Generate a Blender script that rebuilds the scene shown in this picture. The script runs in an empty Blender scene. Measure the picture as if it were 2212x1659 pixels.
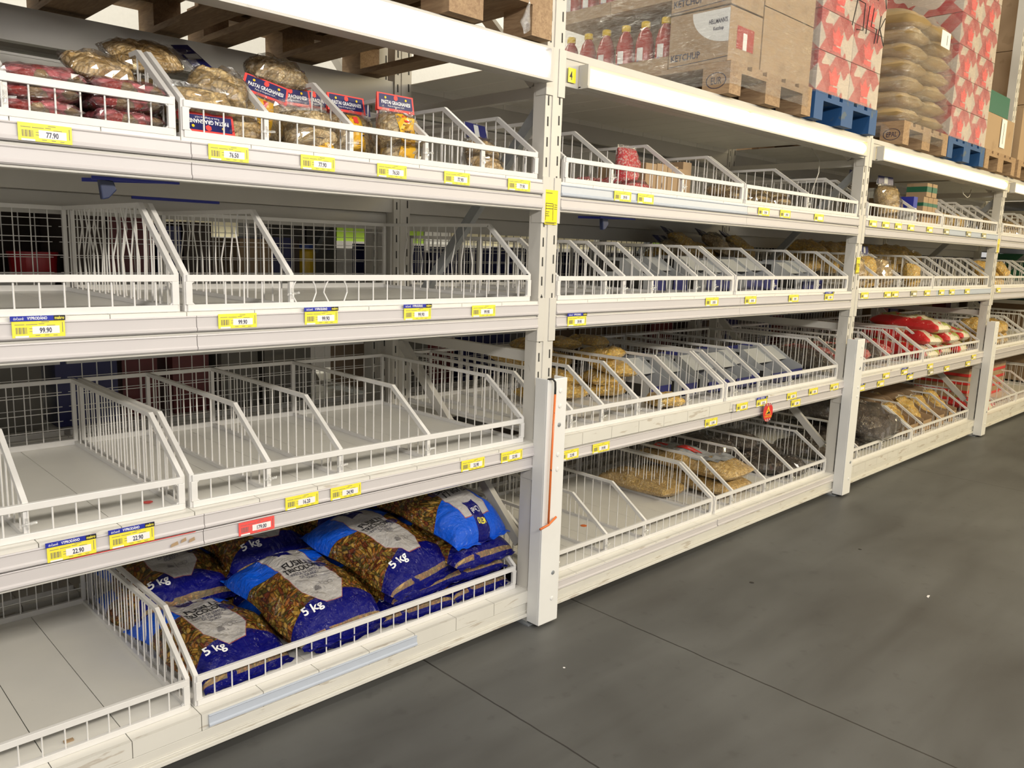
import bpy, math, random
from mathutils import Vector, Matrix, noise, Euler
C = bpy.context.scene
COL = C.collection
PI = math.pi
random.seed(7)

# ------------------------------------------------------------------ camera, world, light, exposure
cam = bpy.data.cameras.new('camera'); camo = bpy.data.objects.new('camera', cam); COL.objects.link(camo)
_r = Vector((0.71719995, -0.69611645, 0.03234386)); _u = Vector((0.09218692, 0.14077972, 0.98573964)); _f = Vector((0.69074294, 0.70399074, -0.16514004))
camo.matrix_world = Matrix(((_r.x, _u.x, -_f.x, -2.2885), (_r.y, _u.y, -_f.y, -2.158), (_r.z, _u.z, -_f.z, 1.5064), (0, 0, 0, 1)))
cam.sensor_width = 36; cam.lens = 36 * 1749.8 / 2212; cam.clip_start = .05; cam.clip_end = 100
C.camera = camo
C.view_settings.view_transform = 'Standard'; C.view_settings.look = 'None'
C.view_settings.gamma = 1; C.view_settings.use_curve_mapping = False
C.view_settings.exposure = 0.0
C.cycles.use_denoising = True; C.cycles.max_bounces = 8; C.cycles.transparent_max_bounces = 16
w = bpy.data.worlds.new('world'); C.world = w; w.use_nodes = True
w.node_tree.nodes['Background'].inputs[0].default_value = (1.0, .965, .91, 1)
w.node_tree.nodes['Background'].inputs[1].default_value = 0.60


def area(name, loc, sx, sy, power, col, rot=(0, 0, 0)):
    l = bpy.data.lights.new(name, 'AREA'); l.shape = 'RECTANGLE'; l.size = sx; l.size_y = sy
    l.energy = power; l.color = col
    o = bpy.data.objects.new(name, l); o.location = loc; o.rotation_euler = rot; COL.objects.link(o)
    return o


# high bay lamps of the hall, over this aisle and the one behind the rack
for x, c in ((-3.5, (1.0, .96, .90)), (1.5, (1.0, .94, .84)), (6.5, (1.0, .84, .54)), (12.5, (1.0, .84, .54))):
    area('hall_lamp', (x, -1.5, 6.2), 3.6, .5, 55, c)
# unseen fill lights added across the aisle to brighten the shelf interiors
for x, c in ((-5.2, (1, .95, .9)), (-2.4, (1, .95, .9)), (.4, (1, .94, .84)), (3.2, (1, .84, .52)), (6.0, (1, .80, .43)), (8.8, (1, .80, .43))):
    area('opposite_fill_light', (x, -4.1, 3.0), 2.6, .3, 98, c, (PI / 2 - .42, 0, 0))
for x in (-1.0, 5.0, 11.0):
    area('hall_lamp', (x, 4.1, 6.2), 3.0, .5, 210, (1.0, .95, .8))


# ------------------------------------------------------------------ materials
def lin(r, g, b):
    f = lambda c: (c / 255 / 12.92) if c / 255 < .04045 else ((c / 255 + .055) / 1.055) ** 2.4
    return (f(r), f(g), f(b), 1)


class NT:
    def __init__(s, name):
        s.m = bpy.data.materials.new(name); s.m.use_nodes = True
        s.t = s.m.node_tree; s.b = s.t.nodes['Principled BSDF']; s.out = s.t.nodes['Material Output']

    def n(s, t, **k):
        o = s.t.nodes.new(t)
        for a, v in k.items(): setattr(o, a, v)
        return o

    def l(s, a, b): s.t.links.new(a, b)

    def put(s, sock, v):
        if isinstance(v, bpy.types.NodeSocket): s.l(v, sock)
        else: sock.default_value = v

    def math(s, op, a, b=0.0, c=None):
        o = s.n('ShaderNodeMath', operation=op); s.put(o.inputs[0], a); s.put(o.inputs[1], b)
        if c is not None: s.put(o.inputs[2], c)
        return o.outputs[0]

    def mix(s, f, a, b):
        o = s.n('ShaderNodeMix', data_type='RGBA'); s.put(o.inputs[0], f); s.put(o.inputs[6], a); s.put(o.inputs[7], b)
        return o.outputs[2]

    def coord(s, kind='Object'): return s.n('ShaderNodeTexCoord').outputs[kind]

    def mapping(s, v, sc=(1, 1, 1), rot=(0, 0, 0)):
        o = s.n('ShaderNodeMapping'); s.l(v, o.inputs[0]); o.inputs['Scale'].default_value = sc; o.inputs['Rotation'].default_value = rot
        return o.outputs[0]

    def noise(s, v, sc, det=3, dist=0.0, out=0):
        o = s.n('ShaderNodeTexNoise'); s.l(v, o.inputs['Vector']); o.inputs['Scale'].default_value = sc
        o.inputs['Detail'].default_value = det; o.inputs['Distortion'].default_value = dist
        return o.outputs[out]

    def ramp(s, f, stops):
        o = s.n('ShaderNodeValToRGB'); s.l(f, o.inputs[0]); e = o.color_ramp.elements
        while len(e) > 1: e.remove(e[-1])
        e[0].position = stops[0][0]; e[0].color = stops[0][1]
        for p, c in stops[1:]:
            x = e.new(p); x.color = c
        return o.outputs[0]

    def bump(s, h, st=.3, dist=.01, normal=None):
        o = s.n('ShaderNodeBump'); s.l(h, o.inputs['Height']); o.inputs['Strength'].default_value = st; o.inputs['Distance'].default_value = dist
        if normal: s.l(normal, o.inputs['Normal'])
        return o.outputs[0]

    def base(s, c): s.put(s.b.inputs['Base Color'], c)

    def set(s, **k):
        for a, v in k.items(): s.put(s.b.inputs[a.replace('_', ' ')], v)
        return s


def plain(name, col, rough=.5, metal=0.0, var=.06, vsc=30, **k):
    t = NT(name)
    if var:
        f = t.noise(t.coord(), vsc, 2)
        a = tuple(c * (1 - var) for c in col[:3]) + (1,); b = tuple(min(1, c * (1 + var)) for c in col[:3]) + (1,)
        t.base(t.mix(f, a, b))
    else: t.base(col)
    t.set(Roughness=rough, Metallic=metal, **k)
    return t.m


def worn(name, col, dirt, rough=.4, thr=.6, sc=(1.2, 30, 30), amt=.8, fine=9):
    t = NT(name); co = t.coord()
    f = t.noise(t.mapping(co, sc), fine, 5, .3)
    r = t.ramp(f, [(thr, (0, 0, 0, 1)), (thr + .05, (amt, amt, amt, 1))])
    g = t.noise(co, 6, 4)
    c = t.mix(g, col, tuple(x * .88 for x in col[:3]) + (1,))
    t.base(t.mix(r, c, dirt)); t.set(Roughness=rough)
    return t.m


M = {}
M['white'] = plain('white_wire_paint', (.66, .645, .62, 1), .38)
M['cream'] = worn('cream_steel_paint', (.54, .52, .475, 1), (.34, .30, .25, 1), .42, .70, (1, 1, 1), .55, 14)
M['post'] = worn('post_paint', (.60, .575, .52, 1), (.2, .17, .14, 1), .4, .715, (1, 1, .5), .7, 22)
M['tray'] = worn('tray_paint', (.76, .74, .68, 1), (.42, .38, .30, 1), .32, .70, (1, 1, 1), .5, 7)
M['lip'] = worn('chipped_lip_paint', (.66, .64, .58, 1), (.36, .30, .23, 1), .45, .61, (1.6, 9, 9), .6, 5)
M['rail'] = plain('price_rail_plastic', (.54, .51, .505, 1), .22, var=.03, vsc=9)
M['bluerail'] = plain('blue_white_rail_plastic', (.44, .48, .55, 1), .22, var=.03)
M['dark'] = plain('slot_shadow_steel', (.02, .018, .015, 1), .7)
M['galv'] = plain('galvanised_steel', (.36, .38, .40, 1), .38, .6, .12, 40)
M['gap'] = plain('joint_line', (.09, .075, .06, 1), .8, var=0)
M['guard'] = worn('guard_paint', (.76, .755, .73, 1), (.40, .36, .30, 1), .38, .68, (1, 1, .6), .6, 12)
M['orange'] = worn('orange_enamel', (.72, .17, .035, 1), (.10, .05, .03, 1), .35, .66, (1, 1, 1), .9, 60)
M['black'] = plain('black_ink', (.015, .014, .016, 1), .5, var=0)
M['ink'] = plain('dark_blue_ink', (.02, .022, .06, 1), .5, var=0)
M['greyink'] = plain('grey_ink', (.16, .15, .15, 1), .6, var=0)
M['yellow'] = plain('tag_yellow', (.80, .70, .055, 1), .45, var=.04)
M['signyellow'] = plain('load_sign_yellow', (.80, .66, .01, 1), .25, var=.05)
M['olive'] = plain('faded_tag_yellow', (.42, .38, .16, 1), .5, var=.05)
M['paper'] = plain('white_paper', (.78, .75, .74, 1), .5, var=.03)
M['navy'] = plain('navy_print', (.012, .014, .10, 1), .35, var=.05)
M['royal'] = plain('royal_blue_print', (.02, .03, .32, 1), .35, var=.03)
M['red'] = plain('red_print', (.62, .035, .03, 1), .35, var=.06)
M['tagred'] = plain('tag_red', (.80, .09, .08, 1), .45, var=.05)
M['pale'] = plain('pale_grey_board', (.42, .43, .43, 1), .5, var=.05)
M['kraft'] = worn('kraft_board', (.38, .26, .15, 1), (.26, .17, .09, 1), .7, .6, (1, 1, 1), .5, 8)
M['darkkraft'] = plain('dark_kraft_board', (.16, .10, .05, 1), .7, var=.1)
M['blueplastic'] = plain('dark_blue_plastic', (.012, .02, .06, 1), .3)
M['white_label'] = plain('white_label', (.74, .74, .72, 1), .4, var=.03)
M['ylabel'] = plain('amber_label', (.80, .45, .03, 1), .35, var=.05)
M['capyellow'] = plain('yellow_cap', (.80, .55, .01, 1), .35)
M['palelabel'] = plain('pale_green_label', (.42, .46, .36, 1), .4)
M['green'] = plain('green_print', (.02, .12, .06, 1), .4)
M['logored'] = plain('logo_red', (.75, .06, .05, 1), .4, var=0)
M['textwhite'] = plain('text_white', (.85, .85, .85, 1), .4, var=0)
M['textyellow'] = plain('text_yellow', (.85, .75, .08, 1), .4, var=0)


def lampmat(name, col, st):
    t = NT(name); e = t.n('ShaderNodeEmission'); e.inputs[0].default_value = col
    e.inputs[1].default_value = st; t.l(e.outputs[0], t.out.inputs[0]); return t.m


M['lampwhite'] = lampmat('lit_diffuser_neutral', (1.0, .93, .88, 1), 3.3)
M['lampwarm'] = lampmat('lit_diffuser_warm', (1.0, .74, .30, 1), 5.5)


def wood(name, a, b):
    t = NT(name); co = t.coord()
    f = t.noise(t.mapping(co, (14, 2.2, 14)), 5, 5, 1.2)
    g = t.noise(co, 3, 3)
    c = t.ramp(f, [(.3, a), (.7, b)])
    t.base(t.mix(t.math('MULTIPLY', g, .6), c, tuple(x * .45 for x in a[:3]) + (1,)))
    t.set(Roughness=.75, Normal=t.bump(f, .3, .004)); return t.m


M['wood'] = wood('pallet_wood', (.30, .185, .10, 1), (.50, .34, .19, 1))
M['bluewood'] = worn('blue_painted_wood', (.012, .075, .22, 1), (.10, .12, .10, 1), .6, .6, (1, 1, 1), .6, 9)


def sticks(t, co, sc, ratio, warp=.03):
    """random-lying elongated pieces: returns (random value, distance to edge)"""
    wv = t.n('ShaderNodeVectorMath', operation='ADD'); t.l(co, wv.inputs[0])
    d = t.n('ShaderNodeVectorMath', operation='SCALE'); t.l(t.noise(co, 8, 1, 0, 1), d.inputs[0]); d.inputs['Scale'].default_value = warp
    t.l(d.outputs[0], wv.inputs[1])
    res = []
    for ang in (.35, 1.75, -.75):
        r = t.n('ShaderNodeVectorRotate', rotation_type='EULER_XYZ'); t.l(wv.outputs[0], r.inputs['Vector']); r.inputs['Rotation'].default_value = (.5 * ang, .4, ang)
        m = t.mapping(r.outputs[0], (1, 1 / ratio, 1))
        a = t.n('ShaderNodeTexVoronoi', feature='F1'); t.l(m, a.inputs['Vector']); a.inputs['Scale'].default_value = sc
        b = t.n('ShaderNodeTexVoronoi', feature='DISTANCE_TO_EDGE'); t.l(m, b.inputs['Vector']); b.inputs['Scale'].default_value = sc
        p = t.n('ShaderNodeSeparateColor'); t.l(a.outputs['Color'], p.inputs[0]); res.append((p.outputs[0], b.outputs['Distance']))
    big = t.n('ShaderNodeTexVoronoi', feature='F1'); t.l(wv.outputs[0], big.inputs['Vector']); big.inputs['Scale'].default_value = sc / 3.2
    q = t.n('ShaderNodeSeparateColor'); t.l(big.outputs['Color'], q.inputs[0])
    def sel(f, a, b):
        o = t.n('ShaderNodeMix', data_type='FLOAT'); t.l(f, o.inputs[0]); t.l(a, o.inputs[2]); t.l(b, o.inputs[3]); return o.outputs[0]
    f1 = t.math('GREATER_THAN', q.outputs[0], .35); f2 = t.math('GREATER_THAN', q.outputs[0], .68)
    return (sel(f2, sel(f1, res[0][0], res[1][0]), res[2][0]), sel(f2, sel(f1, res[0][1], res[1][1]), res[2][1]))


def stepramp(t, f, cols):
    o = t.n('ShaderNodeValToRGB'); t.l(f, o.inputs[0]); e = o.color_ramp.elements; o.color_ramp.interpolation = 'CONSTANT'
    k = len(cols); e[0].position = 0; e[0].color = cols[0]; e[1].position = 1 / k; e[1].color = cols[1]
    for i in range(2, k): x = e.new(i / k); x.color = cols[i]
    return o.outputs[0]


def mulc(t, a, b):
    mm = t.n('ShaderNodeMix', data_type='RGBA', blend_type='MULTIPLY'); mm.inputs[0].default_value = 1
    t.l(a, mm.inputs[6]); t.l(b, mm.inputs[7]); return mm.outputs[2]


def pastamat(name, cols, sc=60, ratio=4, film=.85, dark=.5, crink=24, warp=.03):
    """pasta pieces seen through glossy crinkled film"""
    t = NT(name); co = t.coord()
    rnd, ed = sticks(t, co, sc, ratio, warp)
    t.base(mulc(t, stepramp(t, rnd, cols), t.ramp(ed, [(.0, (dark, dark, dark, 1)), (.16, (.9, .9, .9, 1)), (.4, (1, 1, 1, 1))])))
    t.set(Roughness=.55, Coat_Weight=film, Coat_Roughness=.07, Coat_IOR=2.2, Normal=t.bump(t.math('MINIMUM', ed, .3), .8, .006))
    cr = t.math('ABSOLUTE', t.math('SUBTRACT', t.noise(t.mapping(co, (1, 1.5, 1)), crink, 3, 1.2), .5))
    t.put(t.b.inputs['Coat Normal'], t.bump(cr, 1.0, .07))
    return t.m


PALE = [(.55, .40, .20, 1), (.62, .47, .25, 1), (.48, .33, .15, 1), (.68, .53, .30, 1)]
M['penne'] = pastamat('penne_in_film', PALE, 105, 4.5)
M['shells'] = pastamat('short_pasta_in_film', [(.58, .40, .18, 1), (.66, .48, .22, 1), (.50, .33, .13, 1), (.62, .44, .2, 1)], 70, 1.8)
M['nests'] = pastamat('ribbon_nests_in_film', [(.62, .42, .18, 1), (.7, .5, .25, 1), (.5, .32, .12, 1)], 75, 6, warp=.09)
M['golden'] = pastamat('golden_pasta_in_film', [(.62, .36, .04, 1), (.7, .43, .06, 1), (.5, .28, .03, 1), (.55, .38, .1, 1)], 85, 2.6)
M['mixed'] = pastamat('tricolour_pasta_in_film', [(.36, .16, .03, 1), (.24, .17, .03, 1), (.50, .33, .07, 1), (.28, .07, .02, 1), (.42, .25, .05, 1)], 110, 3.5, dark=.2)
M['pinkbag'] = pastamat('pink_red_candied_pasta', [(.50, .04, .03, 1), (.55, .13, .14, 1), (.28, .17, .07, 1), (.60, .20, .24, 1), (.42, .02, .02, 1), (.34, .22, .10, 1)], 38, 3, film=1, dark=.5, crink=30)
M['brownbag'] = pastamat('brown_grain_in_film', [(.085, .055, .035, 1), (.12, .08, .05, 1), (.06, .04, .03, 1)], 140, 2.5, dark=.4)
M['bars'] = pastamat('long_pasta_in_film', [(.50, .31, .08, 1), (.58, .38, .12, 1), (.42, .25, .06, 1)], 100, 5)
M['ricered'] = pastamat('red_white_chequer_film', [(.60, .02, .03, 1), (.62, .30, .28, 1), (.55, .02, .03, 1)], 150, 1, film=1, dark=.7)
def striped():
    t = NT('red_green_printed_film'); co = t.coord(); sp = t.n('ShaderNodeSeparateXYZ'); t.l(co, sp.inputs[0])
    n1 = t.noise(co, 7, 2, .5); ax = t.math('ADD', t.math('ABSOLUTE', sp.outputs[0]), t.math('MULTIPLY', t.math('SUBTRACT', n1, .5), .05))
    c = t.mix(t.math('GREATER_THAN', t.noise(co, 9, 2), .52), (.62, .56, .42, 1), (.30, .34, .05, 1))
    c = t.mix(t.math('GREATER_THAN', t.noise(co, 17, 3), .60), c, (.60, .03, .03, 1))
    t.base(t.mix(t.math('GREATER_THAN', ax, .095), c, (.50, .012, .015, 1)))
    cr = t.math('ABSOLUTE', t.math('SUBTRACT', t.noise(co, 18, 3, 1.2), .5))
    t.set(Roughness=.4, Coat_Weight=.8, Coat_Roughness=.08); t.put(t.b.inputs['Coat Normal'], t.bump(cr, 1, .07)); return t.m


M['mixbright'] = striped()
M['silver'] = plain('silver_grey_film', (.34, .35, .36, 1), .22, var=.15, vsc=12, Coat_Weight=.6)


def filmmat(name, op=.28, tint=(.9, .9, .88, 1), sc=18, stretch=(1, 1, 5)):
    t = NT(name); co = t.coord()
    nz = t.noise(t.mapping(co, stretch), sc, 5, 1.5)
    bm = t.bump(nz, .9, .03)
    g = t.n('ShaderNodeBsdfGlossy'); g.inputs['Roughness'].default_value = .16; g.inputs['Color'].default_value = tint; t.l(bm, g.inputs['Normal'])
    df = t.n('ShaderNodeBsdfDiffuse'); df.inputs[0].default_value = tint
    m1 = t.n('ShaderNodeMixShader'); m1.inputs[0].default_value = .15; t.l(g.outputs[0], m1.inputs[1]); t.l(df.outputs[0], m1.inputs[2])
    tr = t.n('ShaderNodeBsdfTransparent')
    fac = t.ramp(nz, [(.35, (op * .5,) * 3 + (1,)), (.75, (min(1, op * 1.7),) * 3 + (1,))])
    m2 = t.n('ShaderNodeMixShader'); t.l(fac, m2.inputs[0]); t.l(tr.outputs[0], m2.inputs[1]); t.l(m1.outputs[0], m2.inputs[2])
    t.l(m2.outputs[0], t.out.inputs[0]); return t.m


M['wrap'] = filmmat('stretch_wrap', .22)
M['clear'] = filmmat('clear_film', .30, sc=30, stretch=(1, 1, 1))


def cello():
    t = NT('cellophane'); g = t.n('ShaderNodeBsdfGlossy'); g.inputs['Roughness'].default_value = .07
    tr = t.n('ShaderNodeBsdfTransparent'); m = t.n('ShaderNodeMixShader'); lw = t.n('ShaderNodeLayerWeight'); lw.inputs[0].default_value = .35
    t.l(t.math('ADD', .10, t.math('MULTIPLY', lw.outputs['Fresnel'], .55)), m.inputs[0])
    t.l(tr.outputs[0], m.inputs[1]); t.l(g.outputs[0], m.inputs[2]); t.l(m.outputs[0], t.out.inputs[0]); return t.m


M['cello'] = cello()


def bag5mat():
    t = NT('printed_five_kilo_bag'); uv = t.coord('UV'); co = t.coord()
    s = t.n('ShaderNodeSeparateXYZ'); t.l(uv, s.inputs[0]); u, v = s.outputs[0], s.outputs[1]
    au = t.math('ABSOLUTE', t.math('SUBTRACT', u, .5))
    lt = lambda a, b: t.math('LESS_THAN', a, b)
    gt = lambda a, b: t.math('GREATER_THAN', a, b)
    mul = lambda a, b: t.math('MULTIPLY', a, b)
    # pasta window texture
    rnd, ed = sticks(t, co, 92, 3.2, .05)
    pc = stepramp(t, rnd, [(.26, .085, .015, 1), (.20, .13, .02, 1), (.44, .26, .05, 1), (.15, .035, .012, 1), (.10, .075, .012, 1), (.34, .19, .03, 1), (.30, .12, .02, 1)])
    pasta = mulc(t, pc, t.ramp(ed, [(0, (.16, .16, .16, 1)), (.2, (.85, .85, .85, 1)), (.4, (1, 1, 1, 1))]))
    navy = (.002, .003, .125, 1); bright = (.003, .085, .58, 1); grey = (.44, .42, .40, 1)
    b1 = t.math('ADD', .245, mul(mul(au, au), -.55))           # top of the navy foot
    b2 = t.math('ADD', .60, mul(t.math('SUBTRACT', u, .5), .10))
    b2 = t.math('ADD', b2, mul(mul(au, au), .5))
    c = t.mix(gt(v, b1), navy, pasta)
    side = gt(au, .485)
    c = t.mix(gt(v, b2), c, bright)
    # window strip seen along the foot seam
    strip = mul(lt(v, .028), gt(v, .008)); strip = mul(strip, gt(t.noise(co, 9, 2), .33))
    c = t.mix(strip, c, t.mix(.35, pasta, (.35, .28, .2, 1)))
    # shield shaped label with red outline
    foot = t.math('ADD', .165, mul(t.math('MAXIMUM', t.math('SUBTRACT', au, .09), 0.0), 1.1))
    lab = mul(mul(lt(au, .225), gt(v, foot)), lt(v, .90))
    lab2 = mul(mul(lt(au, .218), gt(v, t.math('ADD', foot, .007))), lt(v, .894))
    c = t.mix(lab, c, (.33, .10, .10, 1)); c = t.mix(lab2, c, grey)
    tab = mul(lt(au, t.math('ADD', .085, mul(t.math('SUBTRACT', v, .78), .12))), gt(v, t.math('SUBTRACT', .775, mul(mul(au, au), 2.0))))
    c = t.mix(tab, c, navy)
    t.base(c)
    cr = t.noise(t.mapping(co, (1, 1.5, 1)), 9, 5, 1.6)
    cr2 = t.noise(co, 38, 4, 1.2)
    crs = t.math('ABSOLUTE', t.math('SUBTRACT', t.noise(t.mapping(co, (1, .8, 1)), 11, 4, 1.5), .5))
    h = t.math('ADD', cr, t.math('MULTIPLY', cr2, .35))
    t.set(Roughness=.42, Normal=t.bump(h, .5, .03), Coat_Weight=.5, Coat_Roughness=.05, Coat_IOR=1.6)
    t.put(t.b.inputs['Coat Normal'], t.bump(crs, 1.0, .12))
    t.b.inputs['Specular IOR Level'].default_value = .1
    return t.m


M['bag5'] = bag5mat()


def chequer():
    t = NT('red_gingham_carton'); co = t.coord()
    m = t.mapping(co, (1, 1, 1), (0, PI / 4, 0))
    s = t.n('ShaderNodeSeparateXYZ'); t.l(m, s.inputs[0])
    fx = t.math('GREATER_THAN', t.math('FRACT', t.math('MULTIPLY', t.math('ADD', s.outputs[0], t.math('MULTIPLY', s.outputs[1], .7)), 5.2)), .5)
    fz = t.math('GREATER_THAN', t.math('FRACT', t.math('MULTIPLY', t.math('SUBTRACT', s.outputs[2], t.math('MULTIPLY', s.outputs[1], .7)), 5.2)), .5)
    f = t.math('MULTIPLY', t.math('ADD', fx, fz), .5)
    c = t.ramp(f, [(0, (.50, .43, .36, 1)), (.5, (.48, .09, .075, 1)), (1, (.40, .02, .02, 1))])
    n = t.noise(co, 4, 2)
    t.base(t.mix(t.math('GREATER_THAN', n, .56), c, (.60, .50, .40, 1)))
    t.set(Roughness=.4, Coat_Weight=.3, Coat_Roughness=.15); return t.m


M['gingham'] = chequer()


def floormat():
    t = NT('polished_concrete'); co = t.coord('Object')
    s = t.n('ShaderNodeSeparateXYZ'); t.l(co, s.inputs[0])
    a = t.noise(co, .9, 4, .6); b = t.noise(co, 14, 5); d = t.noise(t.mapping(co, (.5, 2.5, 1), (0, 0, .5)), 2.2, 4, .5)
    f = t.math('ADD', t.math('MULTIPLY', a, .6), t.math('MULTIPLY', d, .4))
    c = t.ramp(f, [(.32, (.052, .050, .047, 1)), (.5, (.083, .083, .079, 1)), (.68, (.112, .113, .108, 1))])
    c = t.mix(t.math('MULTIPLY', t.ramp(b, [(.62, (0, 0, 0, 1)), (.72, (1, 1, 1, 1))]), .35), c, (.045, .042, .04, 1))
    wob = t.math('MULTIPLY', t.math('SUBTRACT', t.noise(co, 8, 3), .5), .012)
    x = t.math('ADD', s.outputs[0], wob)
    j = None
    for k in (-.553, .262, 3.9, 7.4):
        q = t.math('LESS_THAN', t.math('ABSOLUTE', t.math('SUBTRACT', x, k)), .0032)
        j = q if j is None else t.math('MAXIMUM', j, q)
    t.base(t.mix(t.math('MULTIPLY', j, .85), c, (.015, .013, .012, 1)))
    t.set(Roughness=t.math('ADD', .36, t.math('MULTIPLY', a, .25)), Normal=t.bump(b, .08, .002)); return t.m


M['floor'] = floormat()
M['ceiling'] = plain('ceiling_sheet', (.30, .30, .29, 1), .8)


# ------------------------------------------------------------------ mesh helpers
class MB:
    def __init__(s): s.v = []; s.f = []; s.mi = []; s.uv = None

    def box(s, x0, x1, y0, y1, z0, z1, mi=0):
        b = len(s.v)
        s.v += [(x, y, z) for x in (x0, x1) for y in (y0, y1) for z in (z0, z1)]
        for q in ((0, 1, 3, 2), (4, 6, 7, 5), (0, 4, 5, 1), (2, 3, 7, 6), (0, 2, 6, 4), (1, 5, 7, 3)):
            s.f.append(tuple(b + i for i in q)); s.mi.append(mi)
        return s

    def tube(s, pts, r, n=6, mi=0, cap=True):
        pts = [Vector(p) for p in pts]; b = len(s.v)
        d0 = (pts[1] - pts[0]).normalized()
        a = d0.orthogonal().normalized()
        for i, p in enumerate(pts):
            d = (pts[min(i + 1, len(pts) - 1)] - pts[max(i - 1, 0)]).normalized()
            a = (a - d * a.dot(d)).normalized(); c = d.cross(a)
            rr = r[i] if isinstance(r, (list, tuple)) else r
            for k in range(n):
                t = 2 * PI * k / n
                s.v.append(tuple(p + a * math.cos(t) * rr + c * math.sin(t) * rr))
        for i in range(len(pts) - 1):
            for k in range(n):
                s.f.append((b + i * n + k, b + i * n + (k + 1) % n, b + (i + 1) * n + (k + 1) % n, b + (i + 1) * n + k)); s.mi.append(mi)
        if cap:
            s.f.append(tuple(b + k for k in reversed(range(n)))); s.f.append(tuple(b + (len(pts) - 1) * n + k for k in range(n))); s.mi += [mi, mi]
        return s

    def bar(s, p, q, w, h, side, mi=0):
        """rectangular bar from p to q, w along `side`, h along the third axis"""
        p, q, side = Vector(p), Vector(q), Vector(side).normalized(); d = (q - p).normalized(); u = d.cross(side).normalized(); b = len(s.v)
        for P in (p, q):
            for i, j in ((-1, -1), (1, -1), (1, 1), (-1, 1)): s.v.append(tuple(P + side * (i * w / 2) + u * (j * h / 2)))
        for k in range(4): s.f.append((b + k, b + (k + 1) % 4, b + 4 + (k + 1) % 4, b + 4 + k)); s.mi.append(mi)
        s.f += [(b + 3, b + 2, b + 1, b), (b + 4, b + 5, b + 6, b + 7)]; s.mi += [mi, mi]
        return s

    def poly(s, pts, mi=0):
        b = len(s.v); s.v += [tuple(p) for p in pts]; s.f.append(tuple(range(b, b + len(pts)))); s.mi.append(mi); return s

    def prism(s, pts, d, mi=0):
        """pts: polygon in space, d: extrusion vector"""
        n = len(pts); b = len(s.v); d = Vector(d)
        s.v += [tuple(p) for p in pts] + [tuple(Vector(p) + d) for p in pts]
        s.f.append(tuple(range(b + n - 1, b - 1, -1))); s.f.append(tuple(range(b + n, b + 2 * n))); s.mi += [mi, mi]
        for k in range(n): s.f.append((b + k, b + (k + 1) % n, b + n + (k + 1) % n, b + n + k)); s.mi.append(mi)
        return s

    def disc(s, c, r, nx, ny, n=20, mi=0):
        c, nx, ny = Vector(c), Vector(nx), Vector(ny)
        return s.poly([c + nx * (r * math.cos(2 * PI * k / n)) + ny * (r * math.sin(2 * PI * k / n)) for k in range(n)], mi)

    def lathe(s, c, prof, n=16, mi=0):
        b = len(s.v)
        for r, z in prof:
            for k in range(n): s.v.append((c[0] + r * math.cos(2 * PI * k / n), c[1] + r * math.sin(2 * PI * k / n), c[2] + z))
        for i in range(len(prof) - 1):
            for k in range(n): s.f.append((b + i * n + k, b + i * n + (k + 1) % n, b + (i + 1) * n + (k + 1) % n, b + (i + 1) * n + k)); s.mi.append(mi)
        s.f.append(tuple(b + k for k in reversed(range(n)))); s.f.append(tuple(b + (len(prof) - 1) * n + k for k in range(n))); s.mi += [mi, mi]
        return s

    def text(s, string, o, xd, yd, h, mi=0, bold=False, align='L', width=None, drape=None):
        vs, fs, wd = glyphs(string, bold); o, xd, yd = Vector(o), Vector(xd), Vector(yd); b = len(s.v)
        sx = h if width is None else width / max(wd, .01)
        off = {'L': 0, 'C': -wd * sx / 2, 'R': -wd * sx}[align]
        for x, y in vs:
            p = o + xd * (x * sx + off) + yd * (y * h)
            s.v.append(tuple(drape(p)) if drape else tuple(p))
        for f in fs: s.f.append(tuple(b + i for i in f)); s.mi.append(mi)
        return s

    def mesh(s, name, mats, smooth=False):
        me = bpy.data.meshes.new(name); me.from_pydata(s.v, [], s.f)
        for m in mats: me.materials.append(M[m] if isinstance(m, str) else m)
        me.polygons.foreach_set('material_index', s.mi)
        if s.uv:
            l = me.uv_layers.new(name='UVMap')
            for lp in me.loops: l.data[lp.index].uv = s.uv[lp.vertex_index]
        if smooth: me.polygons.foreach_set('use_smooth', [True] * len(me.polygons))
        me.update(); return me

    def build(s, name, mats, parent=None, smooth=False, loc=None, rot=None, bevel=0):
        return obj(name, s.mesh(name, mats, smooth), parent, loc, rot, bevel)


def obj(name, me, parent=None, loc=None, rot=None, bevel=0):
    o = bpy.data.objects.new(name, me); COL.objects.link(o)
    if parent: o.parent = parent
    if loc: o.location = loc
    if rot: o.rotation_euler = rot
    if bevel:
        b = o.modifiers.new('bevel', 'BEVEL'); b.width = bevel; b.segments = 2; b.limit_method = 'ANGLE'
    return o


_G = {}


def glyphs(string, bold=False):
    k = (string, bold)
    if k not in _G:
        cu = bpy.data.curves.new('t', 'FONT'); cu.body = string; cu.size = 1; cu.resolution_u = 2
        if bold: cu.offset = .022
        o = bpy.data.objects.new('t', cu)
        me = bpy.data.meshes.new_from_object(o)
        vs = [(v.co.x, v.co.y) for v in me.vertices]; fs = [tuple(p.vertices) for p in me.polygons]
        wd = (max(x for x, y in vs)) if vs else .1
        bpy.data.objects.remove(o); bpy.data.meshes.remove(me); bpy.data.curves.remove(cu)
        _G[k] = ([(x, y / .7) for x, y in vs], fs, wd)
    return _G[k]


def tag(o, label, cat, group=None):
    o['label'] = label; o['category'] = cat
    if group: o['group'] = group
    return o


def thing(name, label, cat, loc=(0, 0, 0), rot=(0, 0, 0), group=None):
    o = bpy.data.objects.new(name, None); COL.objects.link(o); o.empty_display_size = .05
    o.location = loc; o.rotation_euler = rot
    return tag(o, label, cat, group)


def struct(o): o['kind'] = 'structure'; return o


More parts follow.
